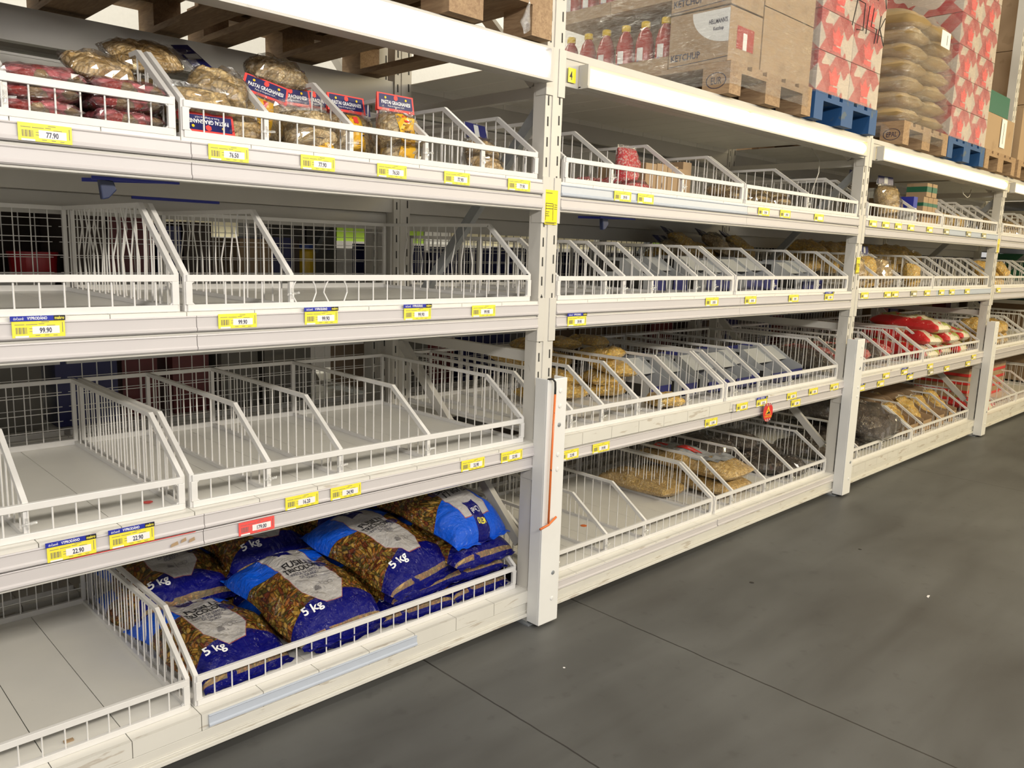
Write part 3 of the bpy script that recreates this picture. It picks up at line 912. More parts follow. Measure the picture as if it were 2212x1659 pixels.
# five-kilo fusilli bags -------------------------------------------------------
def five_kilo(label, loc, rot, seed, sag=0.0, T=.10, L=.50, Wd=.35, fold=0.0, letters=True, group=None):
    t = thing('pasta_sack', label, 'bag of pasta', loc, rot, group)
    bg = Bag(Wd, L, T, seed, .010, sag, .16, fold)
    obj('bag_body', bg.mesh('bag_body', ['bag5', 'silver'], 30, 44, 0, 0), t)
    if letters:
        dr = drapef(bg); m = MB(); X, Y = (1, 0, 0), (0, 1, 0); H = L / 2
        def put(s, x, y, h, mi, wd=None, bold=True, al='C'): m.text(s, (x * Wd / 2, y * H, 0), X, Y, h, mi, bold, al, wd, dr)
        put('5 kg', -.50, -.73, .028, 0, .075)
        m.build('weight_print', ['textwhite', 'black', 'ink', 'textyellow', 'greyink', 'navy'], t); m = MB()
        put('FUSILLI', 0, .20, .028, 1, .118); put('TRICOLORE', 0, .065, .027, 1, .145)
        put('PASTA DI SEMOLA', 0, -.015, .014, 2, .125, False); put('DI GRANO', 0, -.085, .014, 2, .074, False); put('DURO', 0, -.155, .014, 2, .040, False)
        m.build('name_print', ['textwhite', 'black', 'ink', 'textyellow', 'greyink', 'navy'], t); m = MB()
        put('METRO', 0, .86, .016, 3, .052); put('Chef', 0, .68, .026, 0, .048, False)
        m.build('brand_print', ['textwhite', 'black', 'ink', 'textyellow', 'greyink', 'navy'], t); m = MB()
        # small house and clock marks at the foot of the label
        for (x, y) in ((-.17, -.42),):
            for a, b_, w_, h_ in ((0, 0, .022, .010), (.003, .011, .016, .006), (.008, .018, .006, .005)):
                m.poly([dr(Vector((x * Wd / 2 + a + p * w_, y * H + b_ + q * h_, 0))) for p, q in ((0, 0), (1, 0), (1, 1), (0, 1))], 4)
        m.poly([dr(Vector((p, -.36 * H + q, 0))) for p, q in ((.002, -.02), (.0035, -.02), (.0035, .022), (.002, .022))], 4)
        for cx in (.018, .034):
            k = 12
            for i in range(k):
                a0, a1 = 2 * PI * i / k, 2 * PI * (i + 1) / k
                m.poly([dr(Vector((cx + r * math.cos(a), -.36 * H + r * math.sin(a), 0))) for r, a in ((.009, a0), (.009, a1), (.0075, a1), (.0075, a0))], 4)
        m.build('care_marks', ['textwhite', 'black', 'ink', 'textyellow', 'greyink', 'navy'], t); m = MB()
        # round blue seal beside the name
        k = 18; cx, cy = .43 * Wd / 2, .10 * H
        for i in range(k):
            a0, a1 = 2 * PI * i / k, 2 * PI * (i + 1) / k
            for r0, r1 in ((.026, .020), (.017, .0155)):
                m.poly([dr(Vector((cx + r * math.cos(a), cy + .8 * r * math.sin(a), 0))) for r, a in ((r0, a0), (r0, a1), (r1, a1), (r1, a0))], 5)
        for q in (-.006, 0, .006): m.poly([dr(Vector((cx + a, cy + q + b_, 0))) for a, b_ in ((-.012, -.0015), (.012, -.0015), (.012, .0015), (-.012, .0015))], 5)
        m.build('seal_print', ['textwhite', 'black', 'ink', 'textyellow', 'greyink', 'navy'], t)
    return t


B5 = 'blue 5 kg tricolour fusilli bag '
S0 = ZS[0] + .012
# lower layers
five_kilo(B5 + 'lying flat on the shelf beneath the front middle bag', (-.84, .335, S0), (0, 0, .10), 1, .0, .088)
five_kilo(B5 + 'lowest of the stack under the tilted right centre bag', (-.52, .33, S0), (0, 0, -.04), 2, .0, .085)
five_kilo(B5 + 'second layer under the tilted right centre bag', (-.51, .335, S0 + .078), (.02, 0, .12), 3, .0, .085)
five_kilo(B5 + 'lowest of the right end stack beside the upright', (-.215, .33, S0), (0, 0, .03), 4, .0, .085, .5, .30)
five_kilo(B5 + 'second layer of the right end stack, white corner tag', (-.23, .335, S0 + .078), (0, 0, -.05), 5, .0, .088, .5, .32)
# visible top bags
five_kilo('blue 5 kg fusilli bag slumped at the front left beside the basket divider', (-1.22, .335, S0 + .03), (.06, 0.02, .10), 6, .02, .105, .5, .34, .0)
five_kilo('blue 5 kg fusilli bag lying front centre, label facing up', (-.885, .300, S0 + .10), (.17, 0, .07), 7, .018, .115, .51, .37)
five_kilo('blue 5 kg fusilli bag tilted on the stack right of centre', (-.545, .325, S0 + .18), (.22, -.04, .20), 8, .012, .115, .51, .37)
five_kilo('blue 5 kg fusilli bag under the upside-down bright blue bag', (-.235, .305, S0 + .165), (.06, .05, .10), 9, .014, .095, .5, .34)
five_kilo('bright blue fusilli bag turned logo end forward on top of the right stack', (-.255, .320, S0 + .282), (-.14, -.03, PI + .16), 10, .03, .125, .5, .35)
# rear row
five_kilo(B5 + 'lowest of the rear left stack', (-1.22, .745, S0), (0, 0, .0), 11, .0, .09, .42)
five_kilo('blue 5 kg bag on top of the rear left stack with 5 kg facing out', (-1.20, .745, S0 + .105), (.10, 0, .02), 12, .02, .11, .42, .36)
five_kilo(B5 + 'lowest of the rear middle stack', (-.86, .76, S0), (0, 0, .06), 13, .0, .09, .42)
five_kilo(B5 + 'second layer of the rear middle stack', (-.86, .755, S0 + .085), (0, 0, -.04), 14, .0, .09, .42)
five_kilo('blue 5 kg bag on top of the rear middle stack, label foot forward', (-.865, .745, S0 + .175), (.14, 0, .08), 15, .02, .11, .42, .36)
for k in range(3):
    five_kilo(B5 + ('lowest', 'second', 'third')[k] + ' layer of the rear right centre stack', (-.52, .755, S0 + .085 * k), (0, 0, .05 * (k - 1)), 16 + k, .0, .09, .42)
five_kilo('dark blue 5 kg bag on top of the rear right centre stack', (-.53, .75, S0 + .262), (.10, 0, .15), 19, .02, .10, .42, .35)
for k in range(3):
    five_kilo(B5 + ('lowest', 'second', 'third')[k] + ' layer of the rear right stack', (-.22, .755, S0 + .085 * k), (0, 0, -.03 * k), 20 + k, .0, .09, .42, .30)
five_kilo('blue fusilli bag with pasta window showing, rear right behind the bright blue bag', (-.27, .74, S0 + .262), (.05, 0, .3), 23, .02, .115, .42, .33)


# generic bag -----------------------------------------------------------------
def bag(label, loc, rot, size, mat, seed, name='pasta_bag', cat='bag of pasta', card=None, lab=None, flap=0, group=None, lump=None, n=(16, 22), film=None):
    t = thing(name, label, cat, loc, rot, group)
    Wd, L, T = size
    if film is None: film = mat in ('penne', 'shells', 'nests', 'pinkbag', 'brownbag')
    bg = Bag(Wd, L, T, seed, T * .14 if lump is None else lump, 0, .42, 0, .012)
    obj('bag_body', bg.mesh('bag_body', [mat, 'clear'], n[0], n[1], 0, 1), t)
    if film:      # crinkled outer film standing off the contents
        fb = Bag(Wd * 1.06, L * 1.05, T * 1.12, seed + .5, T * .16, 0, .42, 0, .012); fm = fb.mesh('film_wrapper', ['cello', 'cello'], 11, 13)
        for v_ in fm.vertices:
            q_ = v_.co * 60; v_.co += Vector((noise.noise(q_), noise.noise(q_ + Vector((9, 1, 4))), noise.noise(q_ + Vector((3, 7, 1))))) * .008
        fm.polygons.foreach_set('use_smooth', [False] * len(fm.polygons)); obj('film_wrapper', fm, t)
    if flap:      # loose clear film above the contents
        m = MB(); k = 8
        for j in range(4):
            for i in range(k + 1):
                x = (-.5 + i / k) * Wd * (.93 + .05 * math.sin(seed + j)); y = L / 2 - .006 + flap * j / 3
                m.v.append((x, y, .012 * math.sin(i * 1.9 + seed + j) * (j / 3) + (.008 if j < 3 else 0)))
        for j in range(3):
            for i in range(k): m.f.append((j * (k + 1) + i, j * (k + 1) + i + 1, (j + 1) * (k + 1) + i + 1, (j + 1) * (k + 1) + i)); m.mi.append(0)
        m.build('film_flap', ['clear'], t, smooth=True)
    if card == 'front': header(t, Wd, L / 2 + flap * .4, T)
    if card == 'back': header(t, Wd, L / 2 + flap * .4, T, True)
    if lab:
        m = MB(); dr = drapef(bg); w0, y0, y1 = lab
        k = 8
        for j in range(k):
            for i in range(4):
                a0, a1 = -w0 / 2 + w0 * i / 4, -w0 / 2 + w0 * (i + 1) / 4; b0, b1 = y0 + (y1 - y0) * j / k, y0 + (y1 - y0) * (j + 1) / k
                m.poly([dr(Vector((a, b_, 0))) + Vector((0, 0, .001)) for a, b_ in ((a0, b0), (a1, b0), (a1, b1), (a0, b1))], 0)
        lo = m.build('product_label', ['ylabel'], t)
        q = MB(); f2 = lambda p: dr(p) + Vector((0, 0, .0022))
        hh = (y1 - y0)
        q.text('PASTAI', (0, y1 - hh * .33, 0), (1, 0, 0), (0, 1, 0), hh * .07, 1, True, 'C', w0 * .5, f2)
        q.text('GRAGNANESI', (0, y1 - hh * .43, 0), (1, 0, 0), (0, 1, 0), hh * .065, 1, True, 'C', w0 * .8, f2)
        def qd(x0, x1, ya, yb, mi): q.poly([f2(Vector((a, b_, 0))) for a, b_ in ((x0, ya), (x1, ya), (x1, yb), (x0, yb))], mi)
        qd(-w0 * .16, w0 * .16, y1 - hh * .22, y1 - hh * .06, 0)
        qd(-w0 * .38, w0 * .38, y1 - hh * .50, y1 - hh * .475, 1)
        for z in (.58, .64, .72, .76, .80): qd(-w0 * .3, w0 * (.05 + .3 * (z < .7)), y1 - hh * z, y1 - hh * z + .0012, 1)
        for i in range(6): qd(-w0 * .5 + i * w0 / 6, -w0 * .5 + (i + .55) * w0 / 6, y0, y0 + hh * .035, 0)
        qd(-w0 * .5, -w0 * .485, y0, y1, 1); qd(w0 * .485, w0 * .5, y0, y1, 1)
        q.build('lettering', ['logored', 'ink'], lo)
    return t


def header(t, Wd, y, T, back=False, h=.052):
    """folded cardboard header card stapled over the bag mouth; stands in the bag's own plane"""
    m = MB(); e = Wd * .5
    z = .006
    m.prism([(-e, y - .004, z), (e, y - .004, z), (e * .97, y + h, z + .004), (-e * .97, y + h, z + .004)], (0, 0, .001), 0)
    m.prism([(-e, y - .004, -z), (e, y - .004, -z), (e * .97, y + h, z + .003), (-e * .97, y + h, z + .003)], (0, 0, -.001), 2 if back else 0)
    k = .004
    if not back:
        m.poly([(-e + .006, y + k, z + .0018), (e - .006, y + k + .001, z + .0018), (e - .009, y + h - k - .001, z + .0056), (-e + .010, y + h - k, z + .0056)], 1)
    else:
        m.poly([(-e * .2, y + k, z + .0018), (e * .25, y + k, z + .0018), (e * .25, y + h - k, z + .0056), (-e * .2, y + h - k, z + .0056)], 1)
    c = m.build('header_card', ['logored' if not back else 'navy', 'navy' if not back else 'pale', 'paper'], t)
    if not back:
        q = MB(); dz = lambda p: Vector((p.x, p.y, z + .0026 + (p.y - y) / h * .0042))
        q.text('PASTAI GRAGNANESI', (0, y + h * .34, 0), (1, 0, 0), (0, 1, 0), h * .22, 0, True, 'C', Wd * .78, dz)
        q.text('Pasta di Gragnano I.G.P.', (0, y + h * .18, 0), (1, 0, 0), (0, 1, 0), h * .10, 0, False, 'C', Wd * .45, dz)
        q.poly([dz(Vector((h * .17 * math.cos(PI / 3 * i + .5), y + h * .76 + h * .17 * math.sin(PI / 3 * i + .5), 0))) for i in range(6)], 1)
        for sx in (-1, 1): q.poly([dz(Vector((sx * e * .55 + h * .08 * math.cos(PI / 4 * i), y + h * .72 + h * .08 * math.sin(PI / 4 * i), 0))) for i in range(8)], 2)
        q.build('lettering', ['textwhite', 'logored', 'capyellow'], c)


# nearest bay, top baskets: pink and red bags ----------------------------------
S3 = ZS[3] + .002
nb = 0
for ix, x in enumerate((-1.70, -1.515)):
    for layer in range(3):
        for iy, y in enumerate((.105, .30)):
            z = S3 + .024 + layer * .040
            if layer == 2 and ix == 1 and iy == 0: z -= .004
            where = ('left', 'right')[ix] + ' pile in the top left basket, ' + ('lowest', 'middle', 'topmost')[layer] + ' layer, ' + ('front', 'back')[iy] + ' row'
            bag('pink and red pasta bag, ' + where, (x + random.uniform(-.006, .006), y, z), (random.uniform(-.05, .05), random.uniform(-.04, .04), random.uniform(-.12, .12)), (.178, .20, .045), 'pinkbag', 30 + nb)
            nb += 1
bag('clear crinkled bag of ribbon pasta lying on the pink bags', (-1.545, .14, S3 + .158), (.45, .0, .1), (.15, .12, .05), 'nests', 51, flap=.035)
# red rosettes scattered on top of the pile are part of the bags; bag hung over the basket side
bag('clear bag of noodles draped over the double basket divider', (-1.36, .33, S3 + .245), (.2, .62, -1.25), (.13, .19, .05), 'nests', 52, flap=.09, card='back')
# compartment 1 of right basket
bag('clear pasta bag, front left on the basket floor right of the divider', (-1.335, .13, S3 + .085), (.5, 0, .1), (.15, .14, .06), 'shells', 53)
bag('crinkled clear bag with film peak above the front rail', (-1.235, .13, S3 + .150), (.75, .1, -.35), (.155, .13, .07), 'shells', 54, flap=.05)
bag('clear bag with upside-down navy and red header card by the front wires', (-1.315, .050, S3 + .100), (-1.3, 0, PI), (.15, .07, .03), 'shells', 55, card='front')
bag('clear pasta bag low at the front, right of the upside-down card', (-1.205, .075, S3 + .045), (.7, 0, 0), (.13, .12, .06), 'shells', 56)
bag('clear pasta bag behind, in the shade left of the crinkled bag', (-1.33, .33, S3 + .13), (.6, .2, .6), (.14, .16, .07), 'shells', 57)
bag('clear pasta bag on the basket floor behind the crinkled bag', (-1.26, .38, S3 + .05), (0, 0, .3), (.2, .2, .08), 'shells', 58)
# compartment 2
bag('clear pasta bag lying across the header cards at the highest point', (-.965, .30, S3 + .255), (.5, .05, .05), (.19, .10, .075), 'penne', 60)
bag('upright pasta bag with header card, partly behind the clear bag', (-.935, .245, S3 + .080), (1.32, 0, .02), (.145, .16, .07), 'penne', 61, flap=.03, card='front')
bag('upright pasta bag with header card leaning on the divider, amber label', (-1.065, .225, S3 + .085), (1.25, .25, -.25), (.14, .17, .07), 'penne', 62, flap=.03, card='front', lab=(.055, -.06, .07))
bag('pointed clear penne bag with amber label slanting at the front wires', (-.985, .07, S3 + .062), (1.25, -.1, .0), (.16, .125, .08), 'penne', 63, flap=.05)
t = bag('penne bag lying low with tilted amber label behind the front wires', (-.965, .045, S3 + .040), (1.35, .0, 0), (.12, .07, .03), 'penne', 64, lab=(.07, -.035, .035))
# compartment 3
bag('upright penne bag with header card, right behind the double divider', (-.745, .22, S3 + .080), (1.33, 0, .05), (.15, .16, .075), 'penne', 65, flap=.03, card='front', lab=(.055, -.075, .07))
bag('upright penne bag with header card facing front, amber label in full view', (-.625, .115, S3 + .085), (1.36, 0, .0), (.15, .165, .085), 'penne', 66, flap=.03, card='front', lab=(.060, -.078, .074))
bag('upright penne bag with header card, in the back row of the header bags', (-.80, .33, S3 + .095), (1.35, 0, .1), (.15, .16, .07), 'penne', 67, flap=.03, card='front')
bag('penne bag with header card seen between two front header bags', (-.685, .32, S3 + .080), (1.33, 0, -.05), (.14, .16, .06), 'penne', 68, flap=.03, card='front')
bag('penne bag with dark back card standing behind the front header bag', (-.60, .40, S3 + .11), (1.35, 0, .1), (.15, .16, .06), 'penne', 69, flap=.03, card='back')
# compartment 4 and 5
bag('penne bag with header card half hidden right of the third divider', (-.545, .25, S3 + .075), (1.3, 0, -.5), (.12, .15, .06), 'penne', 70, flap=.03, card='front', lab=(.05, -.07, .06))
bag('tagliatelle nest bag with navy and white header card near the right end', (-.215, .16, S3 + .068), (1.25, 0, .25), (.135, .125, .09), 'nests', 71, flap=.03, card='back')
bag('tagliatelle bag lying low at the front wires of the right compartment', (-.27, .075, S3 + .035), (.8, 0, .1), (.15, .10, .055), 'nests', 72)
bag('small red pasta pack far back in the right compartment', (-.105, .20, S3 + .03), (1.4, 0, 0), (.04, .06, .03), 'ricered', 73)

# second bay ----------------------------------------------------------------------
bag('red and white chequered rice pack standing upright in the second bay', (.735, .22, S3 + .125), (1.5, 0, .1), (.155, .17, .07), 'ricered', 80, name='rice_pack', cat='bag of rice', n=(14, 16))
bag('red and white chequered pack lying under the upright one', (.70, .20, S3 + .035), (.1, 0, .1), (.20, .2, .06), 'ricered', 81, name='rice_pack', cat='bag of rice', n=(14, 16))
bag('red pack lying left of the divider in the second bay top basket', (.50, .24, S3 + .03), (.1, 0, .2), (.13, .16, .05), 'ricered', 82, name='rice_pack', cat='bag of rice', n=(14, 16))


def carton(label, loc, size, mat='kraft', rz=0, flap=False, name='carton', cat='box', group=None, band=None, top=True):
    t = thing(name, label, cat, loc, (0, 0, rz), group); w, d, h = size; k = .003
    m = MB(); m.box(0, w, 0, k, 0, h).box(0, w, d - k, d, 0, h).box(0, k, k, d - k, 0, h).box(w - k, w, k, d - k, 0, h).box(k, w - k, k, d - k, 0, k)
    if top: m.box(k, w - k, k, d - k, h - k, h)
    m.box(w * .5 - .001, w * .5 + .001, -.0006, 0, h * .0, h * .02)
    m.build('box_body', [mat], t)
    if flap:
        f = MB(); f.prism([(0, k, h), (w, k, h), (w * .97, -.0 + d * .30, h + .055), (w * .03, d * .30, h + .055)], (0, .002, .0005)); f.build('flap', ['pale'], t)
    if band:
        col, z0, z1 = band
        q = MB(); q.box(-.0008, w + .0008, -.0008, d + .0008, h * z0, h * z1); q.build('printed_band', [col], t)
    return t


for i, (x, hh) in enumerate(((.93, .165), (1.02, .170), (1.11, .168), (1.20, .160))):
    carton('slim brown carton standing in the second bay top basket, %s from the left' % ORD[i], (x, .26, S3), (.085, .30, hh))
carton('taller orange-brown carton right of the slim cartons', (1.295, .30, S3), (.075, .28, .205), 'kraft')
for i in range(5):
    bag('pale pasta bag heaped in the right top basket, second bay, %s from left' % ORD[i], (1.50 + .115 * i, .16 + .03 * (i % 2), S3 + .035 + .022 * ((i + 1) % 2)), (.2, 0, .15 * (i % 3 - 1)), (.16, .19, .065), 'shells', 84 + i, n=(12, 14))
# level 2 of second bay: dark display cartons with grey side wings
def display_box(label, loc, size, rz=0, letters=None):
    t = thing('display_box', label, 'display box', loc, (0, 0, rz)); w, d, h = size; k = .004
    m = MB()
    for x in (0, w - k):      # swooping sides
        m.prism([(x, 0, 0), (x, d, 0), (x, d, h), (x, d * .55, h), (x, d * .25, h * .62), (x, 0, h * .42)], (k, 0, 0), 0)
    m.box(0, w, 0, k, 0, h * .34, 1).box(0, w, d - k, d, 0, h, 1).box(0, w, 0, d, 0, k, 1)
    m.build('box_body', ['pale', 'navy'], t)
    f = MB(); f.prism([(k, d * .30, h * .60), (w - k, d * .30, h * .60), (w - k, d * .62, h * .98), (k, d * .62, h * .98)], (0, .003, -.002)); f.build('grey_wing', ['pale'], t)
    q = MB(); q.box(-.0008, 0, d * .15, d * .9, .01, h * .40)
    q.box(-.0008, 0, d * .62, d * .98, h * .55, h * .9); q.build('printed_panel', ['dark'], t)
    if letters:
        MB().text(letters, (-.0014, d * .62, h * .20), (0, -1, 0), (0, 0, 1), h * .13, 0).build('lettering', ['textwhite'], t)
    return t


S2 = ZS[2] + .002; S1 = ZS[1] + .002
for i, (x, ww, y) in enumerate(((1.085, .125, .30), (1.245, .13, .28), (1.43, .17, .20), (1.62, .165, .22), (1.835, .20, .20), (2.07, .20, .24), (2.345, .17, .12), (2.53, .16, .16))):
    display_box('dark display carton with grey wings, upper-middle shelf, second bay, %s from left' % ORD[i], (x, y, S2), (ww, .34, .165 + .01 * (i % 3)))
for i, (x, ww, y) in enumerate(((1.10, .19, .28), (1.335, .14, .24), (1.52, .22, .20), (1.775, .165, .18), (1.95, .155, .22), (2.14, .21, .16), (2.37, .2, .18))):
    display_box('navy display carton with grey wings, lower-middle shelf, second bay, %s from left' % ORD[i], (x, y, S1), (ww, .36, .185), letters='adriana' if i == 1 else None)
# pasta bags in film on that shelf
k = 0
for (x, y, z, s) in ((.73, .52, .04, 1), (.76, .60, .10, 1), (.93, .62, .04, 1), (.95, .45, .04, 1), (.94, .48, .10, 1.05), (.96, .42, .16, 1.05), (.95, .50, .22, 1.1), (.80, .70, .18, 1), (.70, .75, .24, 1.1), (.92, .78, .245, 1.1), (1.15, .76, .245, 1), (.55, .74, .20, 1), (1.0, .12, .03, .9), (.55, .55, .04, 1)):
    bag('golden pasta bag, lower-middle shelf, second bay, %s' % ('in the pile behind the dividers' if k not in (6, 12) else ('lying on top of the dividers' if k == 6 else 'low by the front wires')), (x, y, S1 + z), (.12 * ((k % 3) - 1), .1 * (k % 2), .3 * (k % 4 - 1.5)), (.17 * s, .21 * s, .07), 'golden', 100 + k, n=(12, 14),
        group=None if k in (6, 12) else 'golden pasta bags piled behind the dividers of the second bay')
    k += 1
# bags heaped at the back over the upper-middle shelf
for i in range(9):
    bag('brown pasta bag with white header heaped at the back, upper-middle shelf, second bay', (1.75 + .11 * i, .72 - .03 * (i % 2), S2 + .15 + .05 * (i % 3)), (.6, .1 * (i % 3 - 1), .2), (.18, .2, .08), 'shells' if i % 2 else 'golden', 120 + i, n=(12, 14), flap=.03, card='back' if i % 3 else None, group='pasta bags heaped at the back of the upper-middle shelf in the second bay')
# bottom shelf: long flat sack with red label
for i in range(2):
    t = bag(('lower' if i == 0 else 'upper') + ' long flat pasta sack with red label on the bottom shelf of the second bay', (1.775, .42, ZS[0] + .055 + .095 * i), (.03 * i, 0, .02), (.33, .66, .10), 'bars', 140 + i, name='pasta_sack')
    bg = Bag(.33, .66, .10, 140 + i, .014, 0, .42, 0, .012); dr = drapef(bg)
    def patch(nm, mt, xa, xb, ya, yb, up, nx=8, ny=12, par=None):
        m = MB()
        for j in range(ny):
            for q in range(nx):
                a0, a1 = xa + (xb - xa) * q / nx, xa + (xb - xa) * (q + 1) / nx; b0, b1 = ya + (yb - ya) * j / ny, ya + (yb - ya) * (j + 1) / ny
                m.poly([dr(Vector((a, b_, 0))) + Vector((0, 0, up)) for a, b_ in ((a0, b0), (a1, b0), (a1, b1), (a0, b1))])
        m.build(nm, [mt], par or t)
    patch('silver_band', 'silver', -.10, .12, -.22, .32, .0012)
    patch('red_label', 'red', -.045, .05, -.03, .10, .003, 4, 6)
    patch('red_label', 'red', -.045, .05, .20, .28, .003, 4, 4)
bag('golden pasta sack lying behind in the bottom left basket, second bay right', (1.45, .55, ZS[0] + .05), (0, 0, 0), (.24, .5, .09), 'bars', 143, name='pasta_sack')
for i, (x, y, z) in enumerate(((2.13, .62, .06), (2.16, .60, .15), (2.42, .55, .06), (2.44, .58, .15), (2.45, .25, .05), (2.62, .5, .06))):
    bag('dull brown grain bag at the back right of the bottom shelf, second bay', (x, y, ZS[0] + z), (0, 0, .1 * i), (.26, .36, .10), 'brownbag', 150 + i, name='grain_bag', cat='bag of grain', n=(12, 14), group='brown grain bags on the bottom shelf of the second bay')
bag('small golden pasta packet with red twist behind the first post guard', (.115, .10, ZS[0] + .13), (1.5, .0, .1), (.085, .24, .05), 'golden', 160, n=(12, 14))
t = thing('sauce_drop', 'dried orange-brown stain drop on the tray in the second bay', 'stain', (.72, .36, ZS[0] + .0008)); MB().lathe((0, 0, 0), [(.018, 0), (.012, .0018), (.0, .002)], 12).build('drop', ['orange'], t)

# third bay -------------------------------------------------------------------------
bag('tall clear bag with white header beside the second upright, top basket of the third bay', (3.19, .22, S3 + .13), (1.4, 0, .1), (.20, .26, .12), 'brownbag', 170, flap=.03, card='back', n=(14, 18))
bag('tall golden pasta bag with pink header, top basket of the third bay', (3.55, .16, S3 + .125), (1.4, 0, -.1), (.21, .25, .12), 'shells', 171, flap=.03, card='back', n=(14, 18))
for i in range(3): carton('brown pasta carton with green band standing at the front, %s of three' % ORD[i], (3.93 + .095 * i, .05, S3), (.088, .16, .20), 'kraft', band=('green', .68, .80))
for i in range(2): carton('brown carton with green band stacked on the front row, %s of two' % ORD[i], (3.97 + .11 * i, .05, S3 + .203), (.092, .14, .095), 'kraft', band=('green', .35, .75))
carton('dark carton with white label behind the brown pasta cartons', (3.78, .32, S3), (.20, .25, .30), 'darkkraft', band=('white_label', .62, .86))
carton('blue and white carton standing left of the brown pasta cartons', (3.77, .06, S3), (.07, .18, .19), 'white_label', band=('royal', .6, 1.0))
for i in range(6):
    bag('pale pasta bag filling the right top baskets of the third bay', (4.35 + .22 * i, .35 + .04 * (i % 2), S3 + .08), (.2, 0, .2), (.2, .34, .13), 'shells' if i % 2 else 'golden', 180 + i, n=(12, 14), group='pasta bags in the right top basket of the third bay')
for i, (x, y, mt, hh) in enumerate(((3.05, .12, 'shells', .20), (3.33, .16, 'golden', .22), (3.50, .13, 'shells', .20), (4.06, .13, 'golden', .17))):
    bag(('pale pasta bag with white header card next to the second upright', 'golden pasta bag leaning forward over the rail, third bay', 'orange-brown pasta bag right of the leaning one, third bay', 'single yellow pasta bag standing between dividers, third bay')[i],
        (x, y, S2 + hh * .52), (1.35, .1 * (i - 1), .1), (.17, hh, .11), mt, 190 + i, flap=.03 if i < 2 else 0, card='back' if i < 2 else None, n=(14, 18))
for i in range(12):
    bag('golden pasta bag heaped high at the back of the upper-middle shelf, third bay', (3.35 + .185 * i, .68, S2 + .16 + .08 * (i % 2)), (.3, .1 * (i % 3 - 1), .4 * (i % 3 - 1)), (.26, .3, .12), 'golden', 200 + i, n=(12, 14), group='golden bags heaped at the back of the third bay')
for i in range(7):
    bag(('lowest', 'middle', 'topmost')[i // 3] + ' layer red and cream printed pasta bag, lower-middle shelf of the third bay, ' + ('left', 'centre', 'right')[i % 3], (4.45 + .33 * (i % 3) + .1 * (i // 3), .30 + .02 * (i % 2), S1 + .055 + .095 * (i // 3)), (.06, .04 * (i % 2), -.12 + .1 * (i % 3)), (.30, .58, .12), 'mixbright', 220 + i, name='printed_bag')
for i in range(6):
    bag('dark red pasta bag behind the left dividers, lower-middle shelf of the third bay', (3.02 + .20 * i, .45, S1 + .06), (0, 0, .1), (.18, .5, .12), 'ricered' if i % 2 else 'brownbag', 230 + i, n=(12, 14), group='dark red bags in the left middle basket of the third bay')
carton('blue carton standing near the right end of the third bay', (5.28, .38, S1), (.16, .3, .22), 'royal')
bag('large dark brown bag in clear film with pale label bulging over the front rail', (3.78, .36, ZS[0] + .20), (.26, -.05, .12), (.56, .66, .20), 'brownbag', 240, name='grain_sack', cat='bag of grain', n=(26, 30), lump=.02)
bg = Bag(.56, .66, .20, 240, .02, 0, .42, 0, .012); dr = drapef(bg)
patch('pale_label', 'palelabel', -.10, .12, .02, .17, .012, 6, 6, par=[o for o in COL.objects if o.name.startswith('grain_sack') and o.parent is None][-1])
bag('dark brown bag lying beneath the large bulging one', (3.80, .45, ZS[0] + .07), (0, 0, 0), (.5, .7, .13), 'brownbag', 241, name='grain_sack', cat='bag of grain')
bag('small brown bag low in the left compartment of the third bay', (3.05, .35, ZS[0] + .045), (0, 0, .2), (.24, .4, .09), 'brownbag', 242, name='grain_sack', cat='bag of grain')
bag('brown bag low beside the small one, third bay left compartment', (3.42, .35, ZS[0] + .045), (0, 0, 0), (.3, .4, .09), 'brownbag', 243, name='grain_sack', cat='bag of grain')
for i in range(4):
    x = 4.30 + .30 * i; t = thing('shelf_carton', 'cut-open brown carton with sloping sides, bottom of third bay, %s from left' % ORD[i], 'box', (x, .10, ZS[0] + .002))
    m = MB()
    for xx in (0, .20): m.prism([(xx, 0, 0), (xx, .62, 0), (xx, .62, .27), (xx, .30, .25), (xx, .10, .13), (xx, 0, .11)], (.005, 0, 0))
    m.box(0, .205, 0, .005, 0, .09).box(0, .205, .615, .62, 0, .27).box(0, .205, 0, .62, 0, .004); m.build('box_body', ['kraft'], t)
for i in range(6):
    bag('yellow pasta bag standing in the cut-open cartons, bottom of the third bay', (4.40 + .30 * (i % 4), .26 + .22 * (i // 4), ZS[0] + .12 + .02 * (i % 2)), (.9, 0, .1), (.17, .27, .10), 'golden', 250 + i, n=(12, 14), group='yellow pasta bags in the cut-open cartons')
# fourth bay -------------------------------------------------------------------------
for i in range(6):
    bag('yellow pasta bag heaped at the front left of the fourth bay, upper-middle shelf', (5.80 + .14 * (i % 4), .12 + .06 * (i // 4), S2 + .05 + .09 * (i // 3)), (.9, 0, .2 * (i % 2)), (.17, .17, .09), 'golden', 270 + i, n=(12, 14), group='yellow bags heaped in the fourth bay')
for i in range(5):
    bag('pale pasta bag in the top basket of the fourth bay', (5.85 + .2 * i, .15, S3 + .05), (.6, 0, .1), (.2, .22, .11), 'shells', 280 + i, n=(12, 14), group='pale bags in the top basket of the fourth bay')
for i in range(6):
    bag('yellow pasta bag on the lower-middle shelf of the fourth bay', (6.0 + .22 * (i % 3), .2, S1 + .06 + .10 * (i // 3)), (.2, 0, .2 * (i % 2)), (.24, .3, .12), 'golden', 290 + i, n=(12, 14), group='yellow bags on the lower-middle shelf of the fourth bay')
bag('red and white printed bag at the front of the bottom shelf, fourth bay', (6.15, .20, ZS[0] + .05), (.1, 0, .1), (.55, .34, .10), 'mixbright', 300, name='printed_bag')
